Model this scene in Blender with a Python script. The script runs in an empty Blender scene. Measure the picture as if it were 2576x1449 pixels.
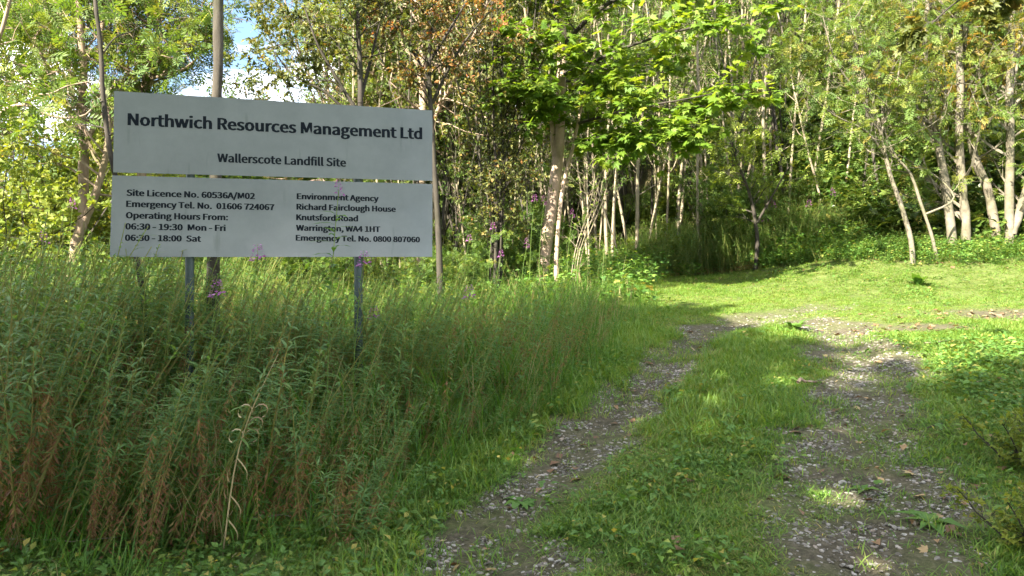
import bpy, math, random
import numpy as np
from mathutils import Vector, Matrix

# ------------------------------------------------------------------ camera, sky, sun, exposure
SC = bpy.context.scene
COL = SC.collection
EYE = np.array([0.0, 0.0, 1.6])
FPX, CX, CY = 2000.0, 1288.0, 724.5          # focal length and centre in units of a 2576 px wide picture
ROLL = -0.015
c_, s_ = math.cos(ROLL), math.sin(ROLL)
RT = np.array([c_, 0, s_]); UP = np.array([-s_, 0, c_]); FW = np.array([0, 1.0, 0])
cam = bpy.data.cameras.new('camera'); cam_o = bpy.data.objects.new('camera', cam); COL.objects.link(cam_o)
cam.sensor_width = 36; cam.lens = FPX / 2576 * 36; cam.clip_start = 0.05; cam.clip_end = 3000
cam_o.matrix_world = Matrix(((RT[0], UP[0], -FW[0], EYE[0]), (RT[1], UP[1], -FW[1], EYE[1]), (RT[2], UP[2], -FW[2], EYE[2]), (0, 0, 0, 1)))
SC.camera = cam_o
SUN_EL = math.radians(38); SUN_AZ = math.atan2(-0.66, -0.75)      # clockwise from +Y, towards the sun
TOSUN = Vector((math.sin(SUN_AZ) * math.cos(SUN_EL), math.cos(SUN_AZ) * math.cos(SUN_EL), math.sin(SUN_EL)))
sl = bpy.data.lights.new('sun', 'SUN'); sl.energy = 4.5; sl.angle = math.radians(0.5); sl.color = (1.0, 0.92, 0.76)
so = bpy.data.objects.new('sun', sl); COL.objects.link(so); so.rotation_euler = TOSUN.to_track_quat('Z', 'Y').to_euler(); so.location = (-20, -20, 30)
w = bpy.data.worlds.new('World'); SC.world = w; w.use_nodes = True
nt = w.node_tree; N = nt.nodes; bg = N['Background']
sky = N.new('ShaderNodeTexSky'); sky.sky_type = 'NISHITA'; sky.sun_disc = False
sky.sun_elevation = SUN_EL; sky.sun_rotation = SUN_AZ; sky.air_density = 1.0; sky.dust_density = 0.6; sky.ozone_density = 2.2
tc = N.new('ShaderNodeTexCoord'); mp = N.new('ShaderNodeMapping'); mp.inputs['Scale'].default_value = (1.6, 1.6, 3.6); mp.inputs['Location'].default_value = (-0.25, 0.2, 0.55)
nz = N.new('ShaderNodeTexNoise'); nz.inputs['Scale'].default_value = 1.7; nz.inputs['Detail'].default_value = 7; nz.inputs['Roughness'].default_value = 0.55
cr = N.new('ShaderNodeValToRGB'); cr.color_ramp.elements[0].position = 0.49; cr.color_ramp.elements[1].position = 0.62
cl = N.new('ShaderNodeMix'); cl.data_type = 'RGBA'; cl.inputs['B'].default_value = (24, 23.4, 23.6, 1)
nt.links.new(tc.outputs['Generated'], mp.inputs['Vector']); nt.links.new(mp.outputs[0], nz.inputs['Vector']); nt.links.new(nz.outputs['Fac'], cr.inputs['Fac'])
nt.links.new(cr.outputs['Color'], cl.inputs['Factor']); nt.links.new(sky.outputs[0], cl.inputs['A']); nt.links.new(cl.outputs['Result'], bg.inputs['Color'])
bg.inputs['Strength'].default_value = 0.05
SC.view_settings.view_transform = 'Standard'; SC.view_settings.look = 'None'; SC.view_settings.gamma = 1; SC.view_settings.use_curve_mapping = False
SC.view_settings.exposure = 2.95
cy = SC.cycles
cy.max_bounces = 8; cy.diffuse_bounces = 4; cy.transmission_bounces = 6; cy.glossy_bounces = 2; cy.sample_clamp_indirect = 6; cy.use_denoising = True

rng = np.random.default_rng(11); random.seed(5)

# ------------------------------------------------------------------ helpers
def W(px, py, d):
    """point at depth d (metres ahead) seen at picture position px,py"""
    return EYE + d * (FW + (px - CX) / FPX * RT - (py - CY) / FPX * UP)
def nrm(v):
    v = np.asarray(v, float); return v / (np.linalg.norm(v, axis=-1, keepdims=True) + 1e-9)
def smooth(a, b, x):
    t = np.clip((x - a) / (b - a), 0, 1); return t * t * (3 - 2 * t)
def vnoise(x, y, s=1.0, seed=0):
    x = np.asarray(x, float) / s + seed * 17.3; y = np.asarray(y, float) / s - seed * 9.1
    xi = np.floor(x).astype(np.int64); yi = np.floor(y).astype(np.int64); fx = x - xi; fy = y - yi
    fx = fx * fx * (3 - 2 * fx); fy = fy * fy * (3 - 2 * fy)
    def h(a, b):
        n = (a * 374761393 + b * 668265263 + seed * 1442695) & 0x7fffffff
        n = ((n ^ (n >> 13)) * 1274126177) & 0x7fffffff
        return ((n ^ (n >> 16)) & 0xffff) / 65535.0
    return (h(xi, yi) * (1 - fx) + h(xi + 1, yi) * fx) * (1 - fy) + (h(xi, yi + 1) * (1 - fx) + h(xi + 1, yi + 1) * fx) * fy
def gz(x, y):
    """ground height"""
    x = np.asarray(x, float); y = np.asarray(y, float)
    z = np.interp(y, [-40, 0, 2, 4, 5.4, 7, 9, 11.5, 14, 17, 20, 30, 60, 200], [-2, 0, .2, .45, .67, .89, 1.10, 1.33, 1.60, 1.91, 2.25, 3.7, 6.5, 9])
    left = smooth(0.6, -1.6, x - 0.13 * (y - 4))
    z = z - left * np.interp(y, [2, 5, 9, 14, 20, 30, 60, 200], [0, .28, .34, .2, .35, 1.4, 4.2, 6])
    d = (x - 4.6) * 0.55 + (y - 17.0) * 0.83
    bank = np.where(d > 0, d * 0.62, 0) * smooth(2, 7, x) * smooth(0, 3, d)
    z = z + np.minimum(bank, 9) + smooth(3.6, 6.6, x) * smooth(11.6, 14.2, y) * 0.48
    z = z + (vnoise(x, y, 1.7, 1) - .5) * .07 + (vnoise(x, y, .45, 2) - .5) * .025
    for tr in TRACKW:
        z = z - 0.055 * np.exp(-(trackdist(x, y, tr) / 0.22) ** 2)
    return z
def trackdist(x, y, tr):
    x = np.asarray(x, float); y = np.asarray(y, float); best = np.full(np.broadcast(x, y).shape, 1e9)
    for (a, b) in zip(tr[:-1], tr[1:]):
        dx, dy = b[0] - a[0], b[1] - a[1]; L = dx * dx + dy * dy
        t = np.clip(((x - a[0]) * dx + (y - a[1]) * dy) / L, 0, 1)
        best = np.minimum(best, np.hypot(x - a[0] - t * dx, y - a[1] - t * dy))
    return best
TRACKW = []
def hit(px, py):
    ds = np.linspace(2.2, 40, 3000); P = EYE + ds[:, None] * (FW + (px - CX) / FPX * RT - (py - CY) / FPX * UP)
    k = np.argmax(P[:, 2] <= gz(P[:, 0], P[:, 1])); return P[k]
LT = [hit(*p)[:2] for p in [(1200, 1449), (1290, 1300), (1415, 1150), (1550, 1030), (1660, 930), (1770, 840), (1900, 795), (2080, 772)]]
RTK = [hit(*p)[:2] for p in [(2220, 1449), (2190, 1300), (2160, 1150), (2165, 1030), (2190, 950), (2150, 870), (2080, 815)]]
LT = [np.array(LT[0]) + (LT[0] - LT[1]) * 4] + LT; RTK = [np.array(RTK[0]) + (RTK[0] - RTK[1]) * 4] + RTK
TRACKW = [LT, RTK]
def track_mask(x, y):
    n = vnoise(x, y, .35, 4) * .6 + vnoise(x, y, .12, 5) * .4
    m = np.zeros(np.broadcast(x, y).shape)
    for tr, wd in ((LT, .34), (RTK, .50)):
        d = trackdist(x, y, tr) + (n - .5) * .5
        m = np.maximum(m, smooth(wd + .12, wd - .16, d))
    fade = smooth(13, 9, y)
    return .92 * m * (0.25 + .75 * fade) * smooth(.1, .35, vnoise(x, y, .9, 8) + .45 * fade) * (.72 + .28 * smooth(.3, .6, vnoise(x, y, .28, 19)))
BX = [hit(*p)[:2] for p in [(930, 1449), (1080, 1250), (1260, 1110), (1440, 1010), (1540, 900), (1585, 830), (1590, 760)]]
def bound_x(y):
    """right-hand edge of the tall herbs"""
    ys = [b[1] for b in BX]; xs = [b[0] for b in BX]
    return np.interp(y, ys + [16], xs + [2.4])

class G:
    """collects faces for ONE mesh"""
    def __init__(s): s.V = []; s.F = {}; s.n = 0
    def add(s, V, F, lc=0.5, mat=0):
        V = np.asarray(V, float).reshape(-1, 3); F = np.asarray(F, np.int64)
        nf = len(F); lc = np.broadcast_to(lc, (nf,)); s.V.append(V)
        s.F.setdefault(F.shape[1], []).append((F + s.n, np.asarray(lc, float), np.broadcast_to(mat, (nf,)).astype(np.int32))); s.n += len(V)
    def mesh(s, name, mats, smooth_=False):
        m = bpy.data.meshes.new(name); V = np.concatenate(s.V) if s.V else np.zeros((0, 3))
        li = []; ls = []; lc = []; mi = []; o = 0
        for k, lst in s.F.items():
            for F, l, mm in lst:
                li.append(F.ravel()); ls.append(o + np.arange(len(F)) * k); o += F.size; lc.append(l); mi.append(mm)
        li = np.concatenate(li); ls = np.concatenate(ls); lc = np.concatenate(lc); mi = np.concatenate(mi)
        m.vertices.add(len(V)); m.vertices.foreach_set('co', V.astype(np.float32).ravel())
        m.loops.add(len(li)); m.loops.foreach_set('vertex_index', li.astype(np.int32))
        m.polygons.add(len(ls)); m.polygons.foreach_set('loop_start', ls.astype(np.int32))
        m.polygons.foreach_set('material_index', mi)
        m.polygons.foreach_set('use_smooth', np.full(len(ls), bool(smooth_)))
        a = m.attributes.new('lc', 'FLOAT', 'FACE'); a.data.foreach_set('value', lc.astype(np.float32))
        for mt in (mats if isinstance(mats, (list, tuple)) else [mats]): m.materials.append(mt)
        m.update(calc_edges=True); return m
def obj(name, mesh, parent=None, loc=None, **kw):
    o = bpy.data.objects.new(name, mesh); COL.objects.link(o)
    if parent: o.parent = parent
    if loc is not None: o.location = [float(v) for v in loc]
    for k, v in kw.items(): o[k] = v
    return o
def thing(name, label, cat, loc=(0, 0, 0), group=None, rz=0, **kw):
    o = obj(name, None, None, loc, label=label, category=cat, **kw)
    if group: o['group'] = group
    o.rotation_euler.z = rz; o.empty_display_size = .2
    return o
def frames(D, Nn):
    """rotation matrices with local Y along D and local Z near Nn"""
    Y = nrm(D); X = nrm(np.cross(Y, Nn)); Z = np.cross(X, Y); return np.stack([X, Y, Z], -1)
def put(g, tmpl, P, D, Nn, S, lc, mat=0):
    """instances of a leaf template baked into the mesh"""
    TV, TF = tmpl; P = np.asarray(P, float); n = len(P)
    if n == 0: return
    R = frames(D, Nn); S = np.broadcast_to(S, (n,)); V = P[:, None, :] + S[:, None, None] * np.einsum('nij,kj->nki', R, TV)
    lc = np.broadcast_to(lc, (n,))
    for F in TF:
        FF = (F[None] + (np.arange(n) * len(TV))[:, None, None]).reshape(-1, F.shape[1])
        if F is TF[0]: g.add(V.reshape(-1, 3), FF, np.repeat(lc, len(F)), mat)
        else:
            g.F.setdefault(F.shape[1], []).append((FF + g.n - n * len(TV), np.repeat(lc, len(F)), np.full(len(FF), mat, np.int32)))
def tubes(g, lst, k=4, mat=0, lc=.5):
    """lst of (points, radii)"""
    by = {}
    for p, r in lst: by.setdefault(len(p), []).append((p, r))
    for n, L in by.items():
        P = np.array([a for a, _ in L]); Rr = np.array([b for _, b in L]); m = len(P)
        T = np.gradient(P, axis=1); T = nrm(T); ax = nrm(P[:, -1] - P[:, 0])
        ref = np.where(np.abs(ax[:, 2:3]) > .8, np.array([[1.0, 0, 0]]), np.array([[0, 0, 1.0]]))
        U = nrm(np.cross(T, np.repeat(ref[:, None], n, 1))); Vv = np.cross(T, U)
        a = np.arange(k) / k * 2 * math.pi
        ring = P[:, :, None] + Rr[:, :, None, None] * (U[:, :, None] * np.cos(a)[None, None, :, None] + Vv[:, :, None] * np.sin(a)[None, None, :, None])
        i = np.arange(n - 1)[:, None] * k; j = np.arange(k)[None]; jn = (j + 1) % k
        F = np.stack([i + j, i + jn, i + k + jn, i + k + j], -1).reshape(-1, 4)
        FF = (F[None] + (np.arange(m) * n * k)[:, None, None]).reshape(-1, 4)
        g.add(ring.reshape(-1, 3), FF, lc, mat)
def spline(P, n):
    P = np.asarray(P, float); t = np.linspace(0, len(P) - 1, n); o = []
    for u in t:
        i = min(int(u), len(P) - 2); f = u - i; p0 = P[max(i - 1, 0)]; p1 = P[i]; p2 = P[i + 1]; p3 = P[min(i + 2, len(P) - 1)]
        o.append(.5 * ((2 * p1) + (p2 - p0) * f + (2 * p0 - 5 * p1 + 4 * p2 - p3) * f * f + (3 * p1 - p0 - 3 * p2 + p3) * f ** 3))
    return np.array(o)
def wander(r, p, d, L, n, wob, trop=0.0):
    pts = [np.array(p, float)]; d = nrm(d)
    for i in range(n - 1):
        d = nrm(d + r.normal(0, wob, 3) + np.array([0, 0, trop])); pts.append(pts[-1] + d * L / (n - 1))
    return np.array(pts)
def perp(r, d, ang):
    d = nrm(d); q = r.normal(0, 1, 3); q = nrm(q - d * (q @ d)); return nrm(d * math.cos(ang) + q * math.sin(ang))

# leaf templates: (verts, [face arrays])
def T_simple(w=.55, fold=.10, droop=.16):
    return (np.array([(0, 0, 0), (-w / 2, .42, fold), (0, .5, 0), (w / 2, .42, fold), (0, 1, -droop)]), [np.array([(0, 2, 4, 1), (0, 3, 4, 2)])])
def T_lance(w=.13, droop=.25, tw=0.0):
    return (np.array([(0, 0, 0), (-w / 2, .3, .03), (w / 2, .3, .03 + tw), (-w * .38, .68, -droop * .35 + tw), (w * .38, .68, -droop * .35), (0, 1, -droop)]),
            [np.array([(1, 2, 4, 3)]), np.array([(0, 2, 1), (3, 4, 5)])])
def T_pinnate(n=4, ll=.42, w=.36):
    V = []; F = []
    def lf(p, ang, l):
        d = np.array([math.sin(ang), math.cos(ang), -.18]); s = np.array([math.cos(ang), -math.sin(ang), 0]); b = len(V)
        V.extend([p, p + d * l * .5 - s * w * l * .5 + (0, 0, .02), p + d * l, p + d * l * .5 + s * w * l * .5 + (0, 0, .02)]); F.append((b, b + 3, b + 2, b + 1))
    for i in range(n):
        t = .22 + .6 * i / (n - 1); p = np.array([0, t, -.18 * t * t])
        for sgn in (-1, 1): lf(p, sgn * 1.05, ll * (1 - .25 * abs(t - .5)))
    lf(np.array([0, .82, -.13]), 0, ll)
    return (np.array(V), [np.array(F)])
def T_maple():
    A = [(90, 1), (72, .62), (66, .66), (57, .50), (44, .92), (30, .60), (24, .62), (12, .46), (-8, .72), (-35, .42), (-75, .34), (-90, .16)]
    pts = [(math.cos(math.radians(a)) * r, math.sin(math.radians(a)) * r) for a, r in A]
    pts = pts + [(-x, y) for x, y in pts[-2:0:-1]]
    V = [(0, .25, .0)] + [(x * .62, y * .62 + .25, -.18 * (x * x + y * y) * .6 + .05 * abs(x)) for x, y in pts]
    n = len(pts)
    return (np.array(V), [np.array([(0, 1 + (i + 1) % n, 1 + i) for i in range(n)])])
def T_trio():
    V = []; F = []
    for a, l in ((0, .62), (1.25, .5), (-1.25, .5)):
        p = np.array([0, .35, 0.]); d = np.array([math.sin(a), math.cos(a), -.2]); s = np.array([math.cos(a), -math.sin(a), 0]); b = len(V)
        V += [p, p + d * l * .45 - s * .2 + (0, 0, .05), p + d * l, p + d * l * .45 + s * .2 + (0, 0, .05)]; F.append((b, b + 3, b + 2, b + 1))
    return (np.array(V), [np.array(F)])
SIMPLE = T_simple(); ROUNDL = T_simple(.8, .08, .1); LANCE = T_lance(); PINN = T_pinnate(); PINNL = T_pinnate(3, .5, .4); MAPLE = T_maple(); TRIO = T_trio()
QUAD = (np.array([(0, 0, 0), (-.3, .5, .06), (0, 1, -.1), (.3, .5, .06)]), [np.array([(0, 3, 2, 1)])])

# ------------------------------------------------------------------ materials
def new_mat(name):
    m = bpy.data.materials.new(name); m.use_nodes = True; nt = m.node_tree; nt.nodes.clear()
    out = nt.nodes.new('ShaderNodeOutputMaterial'); return m, nt, out
def ramp(nt, stops):
    r = nt.nodes.new('ShaderNodeValToRGB'); e = r.color_ramp.elements
    while len(e) < len(stops): e.new(.5)
    for k, (p, c) in enumerate(stops): e[k].position = p; e[k].color = (*c, 1)
    return r
def leaf_mat(name, stops, trans=.42, rough=.55, tint=(1.5, 1.35, .6), rnd=.22):
    m, nt, out = new_mat(name); L = nt.links
    at = nt.nodes.new('ShaderNodeAttribute'); at.attribute_name = 'lc'
    oi = nt.nodes.new('ShaderNodeObjectInfo')
    ma = nt.nodes.new('ShaderNodeMath'); ma.operation = 'MULTIPLY_ADD'; ma.inputs[1].default_value = rnd; L.new(oi.outputs['Random'], ma.inputs[0])
    mb = nt.nodes.new('ShaderNodeMath'); mb.operation = 'SUBTRACT'; mb.inputs[1].default_value = rnd / 2; L.new(at.outputs['Fac'], mb.inputs[0]); L.new(mb.outputs[0], ma.inputs[2])
    r = ramp(nt, stops); L.new(ma.outputs[0], r.inputs['Fac'])
    p = nt.nodes.new('ShaderNodeBsdfPrincipled'); p.inputs['Roughness'].default_value = rough; p.inputs['Specular IOR Level'].default_value = .35
    L.new(r.outputs[0], p.inputs['Base Color'])
    t = nt.nodes.new('ShaderNodeBsdfTranslucent'); mx = nt.nodes.new('ShaderNodeMix'); mx.data_type = 'RGBA'; mx.blend_type = 'MULTIPLY'; mx.inputs['Factor'].default_value = 1
    mx.inputs['B'].default_value = (*tint, 1); L.new(r.outputs[0], mx.inputs['A']); L.new(mx.outputs['Result'], t.inputs['Color'])
    ms = nt.nodes.new('ShaderNodeMixShader'); ms.inputs[0].default_value = trans; L.new(p.outputs[0], ms.inputs[1]); L.new(t.outputs[0], ms.inputs[2]); L.new(ms.outputs[0], out.inputs[0])
    return m
def bark_mat(name, c1, c2, sc=9, zs=.25, bump=.5):
    m, nt, out = new_mat(name); L = nt.links
    tc = nt.nodes.new('ShaderNodeTexCoord'); mp = nt.nodes.new('ShaderNodeMapping'); mp.inputs['Scale'].default_value = (1, 1, zs); L.new(tc.outputs['Object'], mp.inputs[0])
    n = nt.nodes.new('ShaderNodeTexNoise'); n.inputs['Scale'].default_value = sc; n.inputs['Detail'].default_value = 6; n.inputs['Roughness'].default_value = .65; L.new(mp.outputs[0], n.inputs['Vector'])
    r = ramp(nt, [(.3, c1), (.68, c2)]); L.new(n.outputs['Fac'], r.inputs['Fac'])
    n2 = nt.nodes.new('ShaderNodeTexNoise'); n2.inputs['Scale'].default_value = 2.2; n2.inputs['Detail'].default_value = 3; L.new(tc.outputs['Object'], n2.inputs['Vector'])
    r2 = ramp(nt, [(.45, (1, 1, 1)), (.75, (.5, .62, .35))]); L.new(n2.outputs['Fac'], r2.inputs['Fac'])
    mx = nt.nodes.new('ShaderNodeMix'); mx.data_type = 'RGBA'; mx.blend_type = 'MULTIPLY'; mx.inputs['Factor'].default_value = .8; L.new(r.outputs[0], mx.inputs['A']); L.new(r2.outputs[0], mx.inputs['B'])
    p = nt.nodes.new('ShaderNodeBsdfPrincipled'); p.inputs['Roughness'].default_value = .85; p.inputs['Specular IOR Level'].default_value = .2; L.new(mx.outputs['Result'], p.inputs['Base Color'])
    b = nt.nodes.new('ShaderNodeBump'); b.inputs['Strength'].default_value = bump; b.inputs['Distance'].default_value = .02; L.new(n.outputs['Fac'], b.inputs['Height']); L.new(b.outputs[0], p.inputs['Normal'])
    L.new(p.outputs[0], out.inputs[0]); return m
def plain(name, c, rough=.6, c2=None, sc=20, spec=.4, metal=0):
    m, nt, out = new_mat(name); L = nt.links
    p = nt.nodes.new('ShaderNodeBsdfPrincipled'); p.inputs['Roughness'].default_value = rough; p.inputs['Specular IOR Level'].default_value = spec; p.inputs['Metallic'].default_value = metal
    n = nt.nodes.new('ShaderNodeTexNoise'); n.inputs['Scale'].default_value = sc; n.inputs['Detail'].default_value = 4
    tc = nt.nodes.new('ShaderNodeTexCoord'); L.new(tc.outputs['Object'], n.inputs['Vector'])
    r = ramp(nt, [(.35, c), (.7, c2 or c)]); L.new(n.outputs['Fac'], r.inputs['Fac']); L.new(r.outputs[0], p.inputs['Base Color'])
    L.new(p.outputs[0], out.inputs[0]); return m
M = {}
M['grass'] = leaf_mat('grass_blades', [(0, (.045, .12, .016)), (.45, (.08, .185, .024)), (.8, (.155, .235, .04)), (1, (.34, .27, .11))], .42)
M['thicket'] = leaf_mat('thicket_leaves', [(0, (.045, .095, .018)), (.5, (.085, .155, .026)), (.85, (.15, .205, .038)), (1, (.25, .22, .05))], .45)
M['ash'] = leaf_mat('ash_leaves', [(0, (.05, .105, .02)), (.5, (.10, .16, .028)), (.85, (.18, .20, .035)), (1, (.28, .19, .05))], .42)
M['maple'] = leaf_mat('maple_leaves', [(0, (.06, .13, .012)), (.5, (.11, .19, .017)), (.85, (.19, .25, .025)), (1, (.30, .27, .04))], .5)
M['hawthorn'] = leaf_mat('hawthorn_leaves', [(0, (.045, .065, .018)), (.5, (.085, .105, .025)), (.8, (.15, .145, .035)), (1, (.24, .12, .04))], .35)
M['rusty'] = leaf_mat('rusty_leaves', [(0, (.06, .085, .02)), (.55, (.12, .12, .03)), (.75, (.22, .13, .04)), (1, (.30, .12, .045))], .38, tint=(1.4, 1, .5))
M['bush'] = leaf_mat('bush_leaves', [(0, (.08, .13, .016)), (.5, (.14, .19, .025)), (.9, (.21, .235, .035)), (1, (.30, .22, .05))], .42)
M['ivy'] = leaf_mat('ivy_leaves', [(0, (.03, .06, .012)), (.5, (.055, .10, .018)), (.9, (.12, .16, .03)), (1, (.18, .17, .04))], .25, rough=.4)
M['golden'] = leaf_mat('golden_leaves', [(0, (.12, .15, .02)), (.5, (.25, .22, .03)), (1, (.34, .17, .03))], .45)
M['herb'] = leaf_mat('herb_leaves', [(0, (.055, .13, .035)), (.42, (.095, .185, .045)), (.66, (.15, .22, .05)), (.78, (.29, .20, .09)), (.88, (.22, .11, .055)), (1, (.16, .08, .045))], .45, rnd=.06)
M['cover'] = leaf_mat('cover_leaves', [(0, (.05, .12, .02)), (.5, (.085, .18, .03)), (.9, (.16, .23, .04)), (1, (.3, .26, .06))], .38)
M['petal'] = leaf_mat('petals', [(0, (.26, .07, .24)), (1, (.40, .15, .38))], .4, tint=(1, .8, 1))
M['dry'] = leaf_mat('dry_stalks', [(0, (.30, .22, .11)), (.6, (.45, .37, .20)), (1, (.22, .11, .06))], .25, tint=(1, .9, .7))
M['litter'] = leaf_mat('litter_leaves', [(0, (.10, .055, .03)), (.5, (.2, .11, .06)), (.85, (.30, .22, .10)), (1, (.34, .33, .12))], .15)
M['bark_dark'] = bark_mat('dark_bark', (.022, .019, .016), (.065, .055, .046))
M['bark_brown'] = bark_mat('brown_bark', (.15, .105, .08), (.33, .245, .19))
M['bark_pale'] = bark_mat('pale_bark', (.085, .074, .056), (.20, .172, .132), sc=7, zs=1.2)
M['bark_grey'] = bark_mat('grey_bark', (.035, .030, .024), (.08, .07, .056), sc=12)
M['bark_maple'] = bark_mat('maple_bark', (.26, .185, .145), (.46, .345, .27), sc=6, zs=.8, bump=.35)
M['whip'] = bark_mat('whip_bark', (.15, .12, .085), (.32, .27, .2), sc=5)
def L_(*a): return plain(*a)
M['stone'] = None
def stone_mat():
    m, nt, out = new_mat('stones'); L = nt.links
    oi = nt.nodes.new('ShaderNodeObjectInfo'); r = ramp(nt, [(0, (.09, .08, .06)), (.5, (.17, .155, .13)), (.82, (.36, .34, .30)), (1, (.24, .19, .145))]); L.new(oi.outputs['Random'], r.inputs['Fac'])
    n = nt.nodes.new('ShaderNodeTexNoise'); n.inputs['Scale'].default_value = 30; tc = nt.nodes.new('ShaderNodeTexCoord'); L.new(tc.outputs['Object'], n.inputs['Vector'])
    r2 = ramp(nt, [(.35, (.6, .6, .58)), (.65, (1, 1, 1))]); L.new(n.outputs['Fac'], r2.inputs['Fac'])
    mx = nt.nodes.new('ShaderNodeMix'); mx.data_type = 'RGBA'; mx.blend_type = 'MULTIPLY'; mx.inputs['Factor'].default_value = 1; L.new(r.outputs[0], mx.inputs['A']); L.new(r2.outputs[0], mx.inputs['B'])
    p = nt.nodes.new('ShaderNodeBsdfPrincipled'); p.inputs['Roughness'].default_value = .7; L.new(mx.outputs['Result'], p.inputs['Base Color']); L.new(p.outputs[0], out.inputs[0]); return m
M['stone'] = stone_mat()
def ground_mat():
    m, nt, out = new_mat('ground_soil'); L = nt.links; nn = nt.nodes.new
    tc = nn('ShaderNodeTexCoord'); at = nn('ShaderNodeAttribute'); at.attribute_name = 'track'; at2 = nn('ShaderNodeAttribute'); at2.attribute_name = 'wood'
    n1 = nn('ShaderNodeTexNoise'); n1.inputs['Scale'].default_value = 1.3; n1.inputs['Detail'].default_value = 8; n1.inputs['Roughness'].default_value = .7; L.new(tc.outputs['Object'], n1.inputs['Vector'])
    n2 = nn('ShaderNodeTexNoise'); n2.inputs['Scale'].default_value = 28; n2.inputs['Detail'].default_value = 6; n2.inputs['Roughness'].default_value = .75; L.new(tc.outputs['Object'], n2.inputs['Vector'])
    moss = ramp(nt, [(.3, (.06, .085, .022)), (.55, (.10, .125, .035)), (.75, (.14, .12, .06))]); L.new(n2.outputs['Fac'], moss.inputs['Fac'])
    soil = ramp(nt, [(.3, (.035, .031, .02)), (.5, (.075, .065, .043)), (.72, (.15, .13, .095))]); L.new(n2.outputs['Fac'], soil.inputs['Fac'])
    leafy = ramp(nt, [(.3, (.06, .055, .03)), (.55, (.12, .10, .05)), (.75, (.20, .15, .09))]); L.new(n2.outputs['Fac'], leafy.inputs['Fac'])
    a = nn('ShaderNodeMath'); a.operation = 'MULTIPLY_ADD'; a.inputs[1].default_value = 1.6; L.new(n1.outputs['Fac'], a.inputs[0]); a.inputs[2].default_value = -.85
    b = nn('ShaderNodeMath'); b.operation = 'ADD'; b.use_clamp = True; L.new(a.outputs[0], b.inputs[0]); L.new(at.outputs['Fac'], b.inputs[1])
    mx = nn('ShaderNodeMix'); mx.data_type = 'RGBA'; L.new(b.outputs[0], mx.inputs['Factor']); L.new(moss.outputs[0], mx.inputs['A']); L.new(soil.outputs[0], mx.inputs['B'])
    m2 = nn('ShaderNodeMix'); m2.data_type = 'RGBA'; L.new(at2.outputs['Fac'], m2.inputs['Factor']); L.new(mx.outputs['Result'], m2.inputs['A']); L.new(leafy.outputs[0], m2.inputs['B'])
    p = nn('ShaderNodeBsdfPrincipled'); p.inputs['Roughness'].default_value = .95; p.inputs['Specular IOR Level'].default_value = .15; L.new(m2.outputs['Result'], p.inputs['Base Color'])
    bp = nn('ShaderNodeBump'); bp.inputs['Strength'].default_value = .9; bp.inputs['Distance'].default_value = .03; L.new(n2.outputs['Fac'], bp.inputs['Height']); L.new(bp.outputs[0], p.inputs['Normal'])
    L.new(p.outputs[0], out.inputs[0]); return m
M['ground'] = ground_mat()

# ------------------------------------------------------------------ ground: one sheet to the horizon
def build_ground():
    xs = np.concatenate([np.linspace(-400, -30, 14), np.linspace(-28, -6, 45), np.arange(-5.9, 7.0, .07), np.linspace(7.2, 30, 50), np.linspace(34, 400, 14)])
    ys = np.concatenate([np.linspace(-300, -12, 12), np.linspace(-10, 2.2, 26), np.arange(2.3, 14, .07), np.linspace(14.3, 45, 70), np.linspace(50, 600, 16)])
    X, Y = np.meshgrid(xs, ys); Z = gz(X, Y); tm = track_mask(X, Y)
    Z = Z + (vnoise(X, Y, .14, 9) - .5) * .02
    g = G(); nx, ny = len(xs), len(ys); i = np.arange(ny - 1)[:, None] * nx + np.arange(nx - 1)[None]
    F = np.stack([i, i + 1, i + nx + 1, i + nx], -1).reshape(-1, 4)
    g.add(np.stack([X, Y, Z], -1).reshape(-1, 3), F)
    m = g.mesh('ground', M['ground'], True)
    a = m.attributes.new('track', 'FLOAT', 'POINT')
    bare = smooth(1.1, .3, np.hypot((X - 6.4) / 1.7, (Y - 10.0) / .8)) + smooth(1.1, .3, np.hypot((X - 4.6) / 1.1, (Y - 8.9) / .4))
    a.data.foreach_set('value', np.clip(tm + bare * .9, 0, 1).astype(np.float32).ravel())
    a = m.attributes.new('wood', 'FLOAT', 'POINT'); a.data.foreach_set('value', wood_mask(X, Y).astype(np.float32).ravel())
    return obj('ground', m, kind='structure')
def wood_mask(X, Y):
    edge = 16.0 + .9 * (vnoise(X, Y, 2.0, 12) - .5) - smooth(3.8, 6.8, X) * 2.5
    return smooth(edge - .3, edge + .8, Y) * .9
def bare_mask(X, Y):
    return np.clip(smooth(1.1, .3, np.hypot((X - 6.4) / 1.7, (Y - 10.0) / .8)) + smooth(1.1, .3, np.hypot((X - 4.6) / 1.1, (Y - 8.9) / .4)), 0, 1)
build_ground()

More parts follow.
